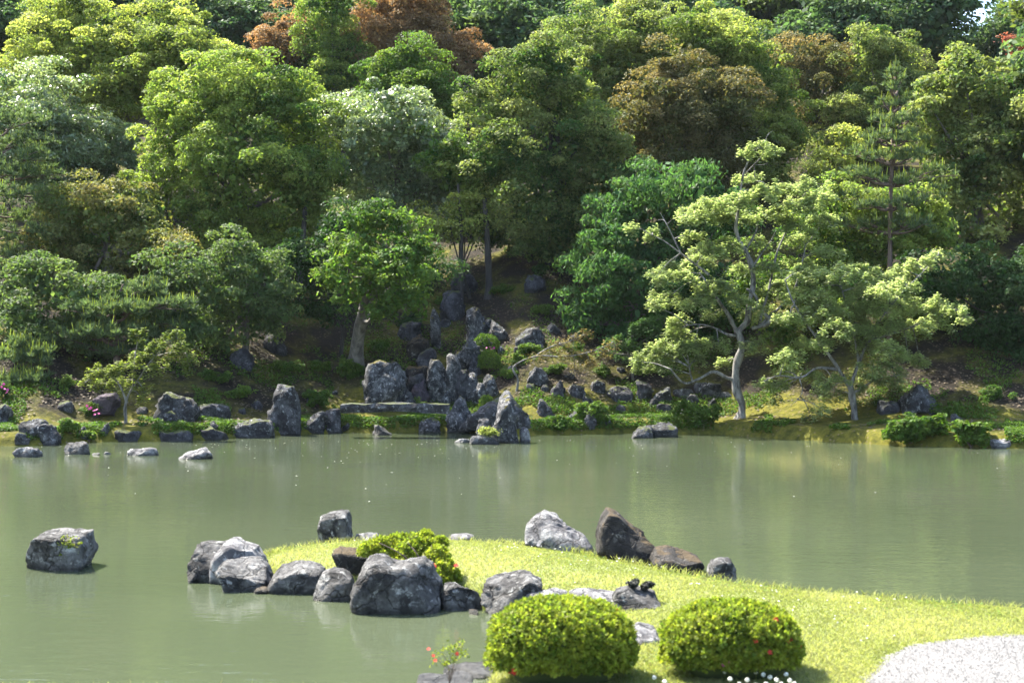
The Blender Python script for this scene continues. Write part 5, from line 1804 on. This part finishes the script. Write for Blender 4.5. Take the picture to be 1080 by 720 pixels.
# white clover flowers before the right azalea: single plants
for i, (x, y) in enumerate([(764, 702), (776, 700), (789, 700), (797, 702), (805, 705), (812, 708), (819, 711), (829, 705), (788, 711), (780, 716), (797, 717), (808, 716), (824, 716), (833, 712), (770, 710), (838, 716), (701, 713), (690, 708)]):
    q = gp(x, y, 0.30)
    zb = float(lawn_z(np.array([q[0]]), np.array([q[1]]))[0])
    b = np.array([q[0], q[1], zb])
    root = thing('white_clover', 'white clover flower in the grass in front of the right clipped azalea', 'flower', b, 'white clover flowers by the right azalea')
    tb = Tubes()
    tb.add([b - np.array([0, 0, .02]), b + np.array([.004, 0, .04]), b + np.array([0.0, 0, 0.085])], 0.003, 0.002, 5)
    obj('stem', tb.mesh('stem', b), L_GRASS, root)
    hd = rdirs(60, rng)
    V = leaf_quads(b + np.array([0, 0, 0.09]) + hd * 0.017, hd, 0.016, 0.01, rng, 1.2, 0, .3)
    obj('flower_head', leaf_mesh('flower_head', V - b, rng.random(60)), M_FWHITE, root)

# loose pebbles on the gravel
c = np.stack([rng.uniform(2.2, 8.5, 44000), 10.2 + 3.9 * rng.random(44000)], 1)
c = c[sdist(gpoly, c) > 0.03 * rng.random(len(c))]
kind(specks(np.stack([c[:, 0], c[:, 1], lawn_z(c[:, 0], c[:, 1]) + 0.016], 1), 0.0055 * rng.uniform(.5, 1.4, len(c)), 'gravel', flat_mat('gravel_stones', (0.125, 0.122, 0.119), 0.9), rng, 0.45), 'stuff')

# petals afloat near the far bank
n = 170
px = rng.uniform(0, 1080, n)
py = 463 + rng.exponential(11, n)
px = np.where(rng.random(n) < 0.5, rng.normal(420, 160, n), px)
C = np.array([gp(a, b_, 0.004) for a, b_ in zip(px, np.clip(py, 464, 545))])
C = C[C[:, 1] < shoreY(C[:, 0] / C[:, 1] * F + CX) - 0.3]
a = rng.uniform(0, 6.28, len(C))
r_ = rng.uniform(0.015, 0.035, len(C))
V = np.stack([C + np.stack([np.cos(a + k * 1.571) * r_ * (1 if k % 2 else .6), np.sin(a + k * 1.571) * r_ * (1 if k % 2 else .6), 0 * a], 1) for k in range(4)], 1)
kind(obj('floating_petals', leaf_mesh('floating_petals', V.reshape(-1, 3), rng.random(len(C))), M_FWHITE), 'stuff')

# low ground cover on the far bank
n = 230000
px = rng.uniform(-150, 1230, n)
d = rng.exponential(3.6, n) + 0.05
Yc = shoreY(px) + d
Xc = (px - CX) / F * Yc
nn = fbm(np.stack([Xc * 0.7, Yc * 0.7, Xc * 0], 1), 4, 60)
ok = nn > -0.02 + 0.010 * d - 0.18 * ((px > 560) & (px < 780) & (d < 2.5)) - 0.1 * ((px > 560) & (d < .6))
ok &= ~((px > 815) & (px < 1060) & (d < 3.2) & (nn < 0.42))      # the mossy mound stays bare
Xc, Yc, nn = Xc[ok], Yc[ok], nn[ok]
zc = gz(Xc, Yc) + rng.uniform(0.0, 0.12, len(Xc))
P = np.stack([Xc, Yc, zc], 1)
V = leaf_quads(P, np.tile([[0, 0, 1.0]], (len(P), 1)), 0.085, 0.05, rng, 0.5, 0.4, 0.8)
kind(obj('ground_cover', leaf_mesh('ground_cover', V, 0.4 + nn * .5 + rng.normal(0, .15, len(P))), L_COVER), 'stuff')

# fallen leaves on the slope
n = 16000
px = rng.uniform(-100, 1200, n)
d = rng.uniform(0.6, 14, n)
Yc = shoreY(px) + d
Xc = (px - CX) / F * Yc
nn = fbm(np.stack([Xc * 0.5, Yc * 0.5, Xc * 0], 1), 3, 70)
ok = nn > -0.1
Xc, Yc = Xc[ok], Yc[ok]
P = np.stack([Xc, Yc, gz(Xc, Yc) + 0.03], 1)
V = leaf_quads(P, np.tile([[0, -0.3, 1.0]], (len(P), 1)), 0.10, 0.06, rng, 1.0, 0.3, 0.5)
kind(obj('fallen_leaves', leaf_mesh('fallen_leaves', V, rng.random(len(P))), flat_mat('dry_leaves', (0.085, 0.062, 0.036), 0.8)), 'stuff')
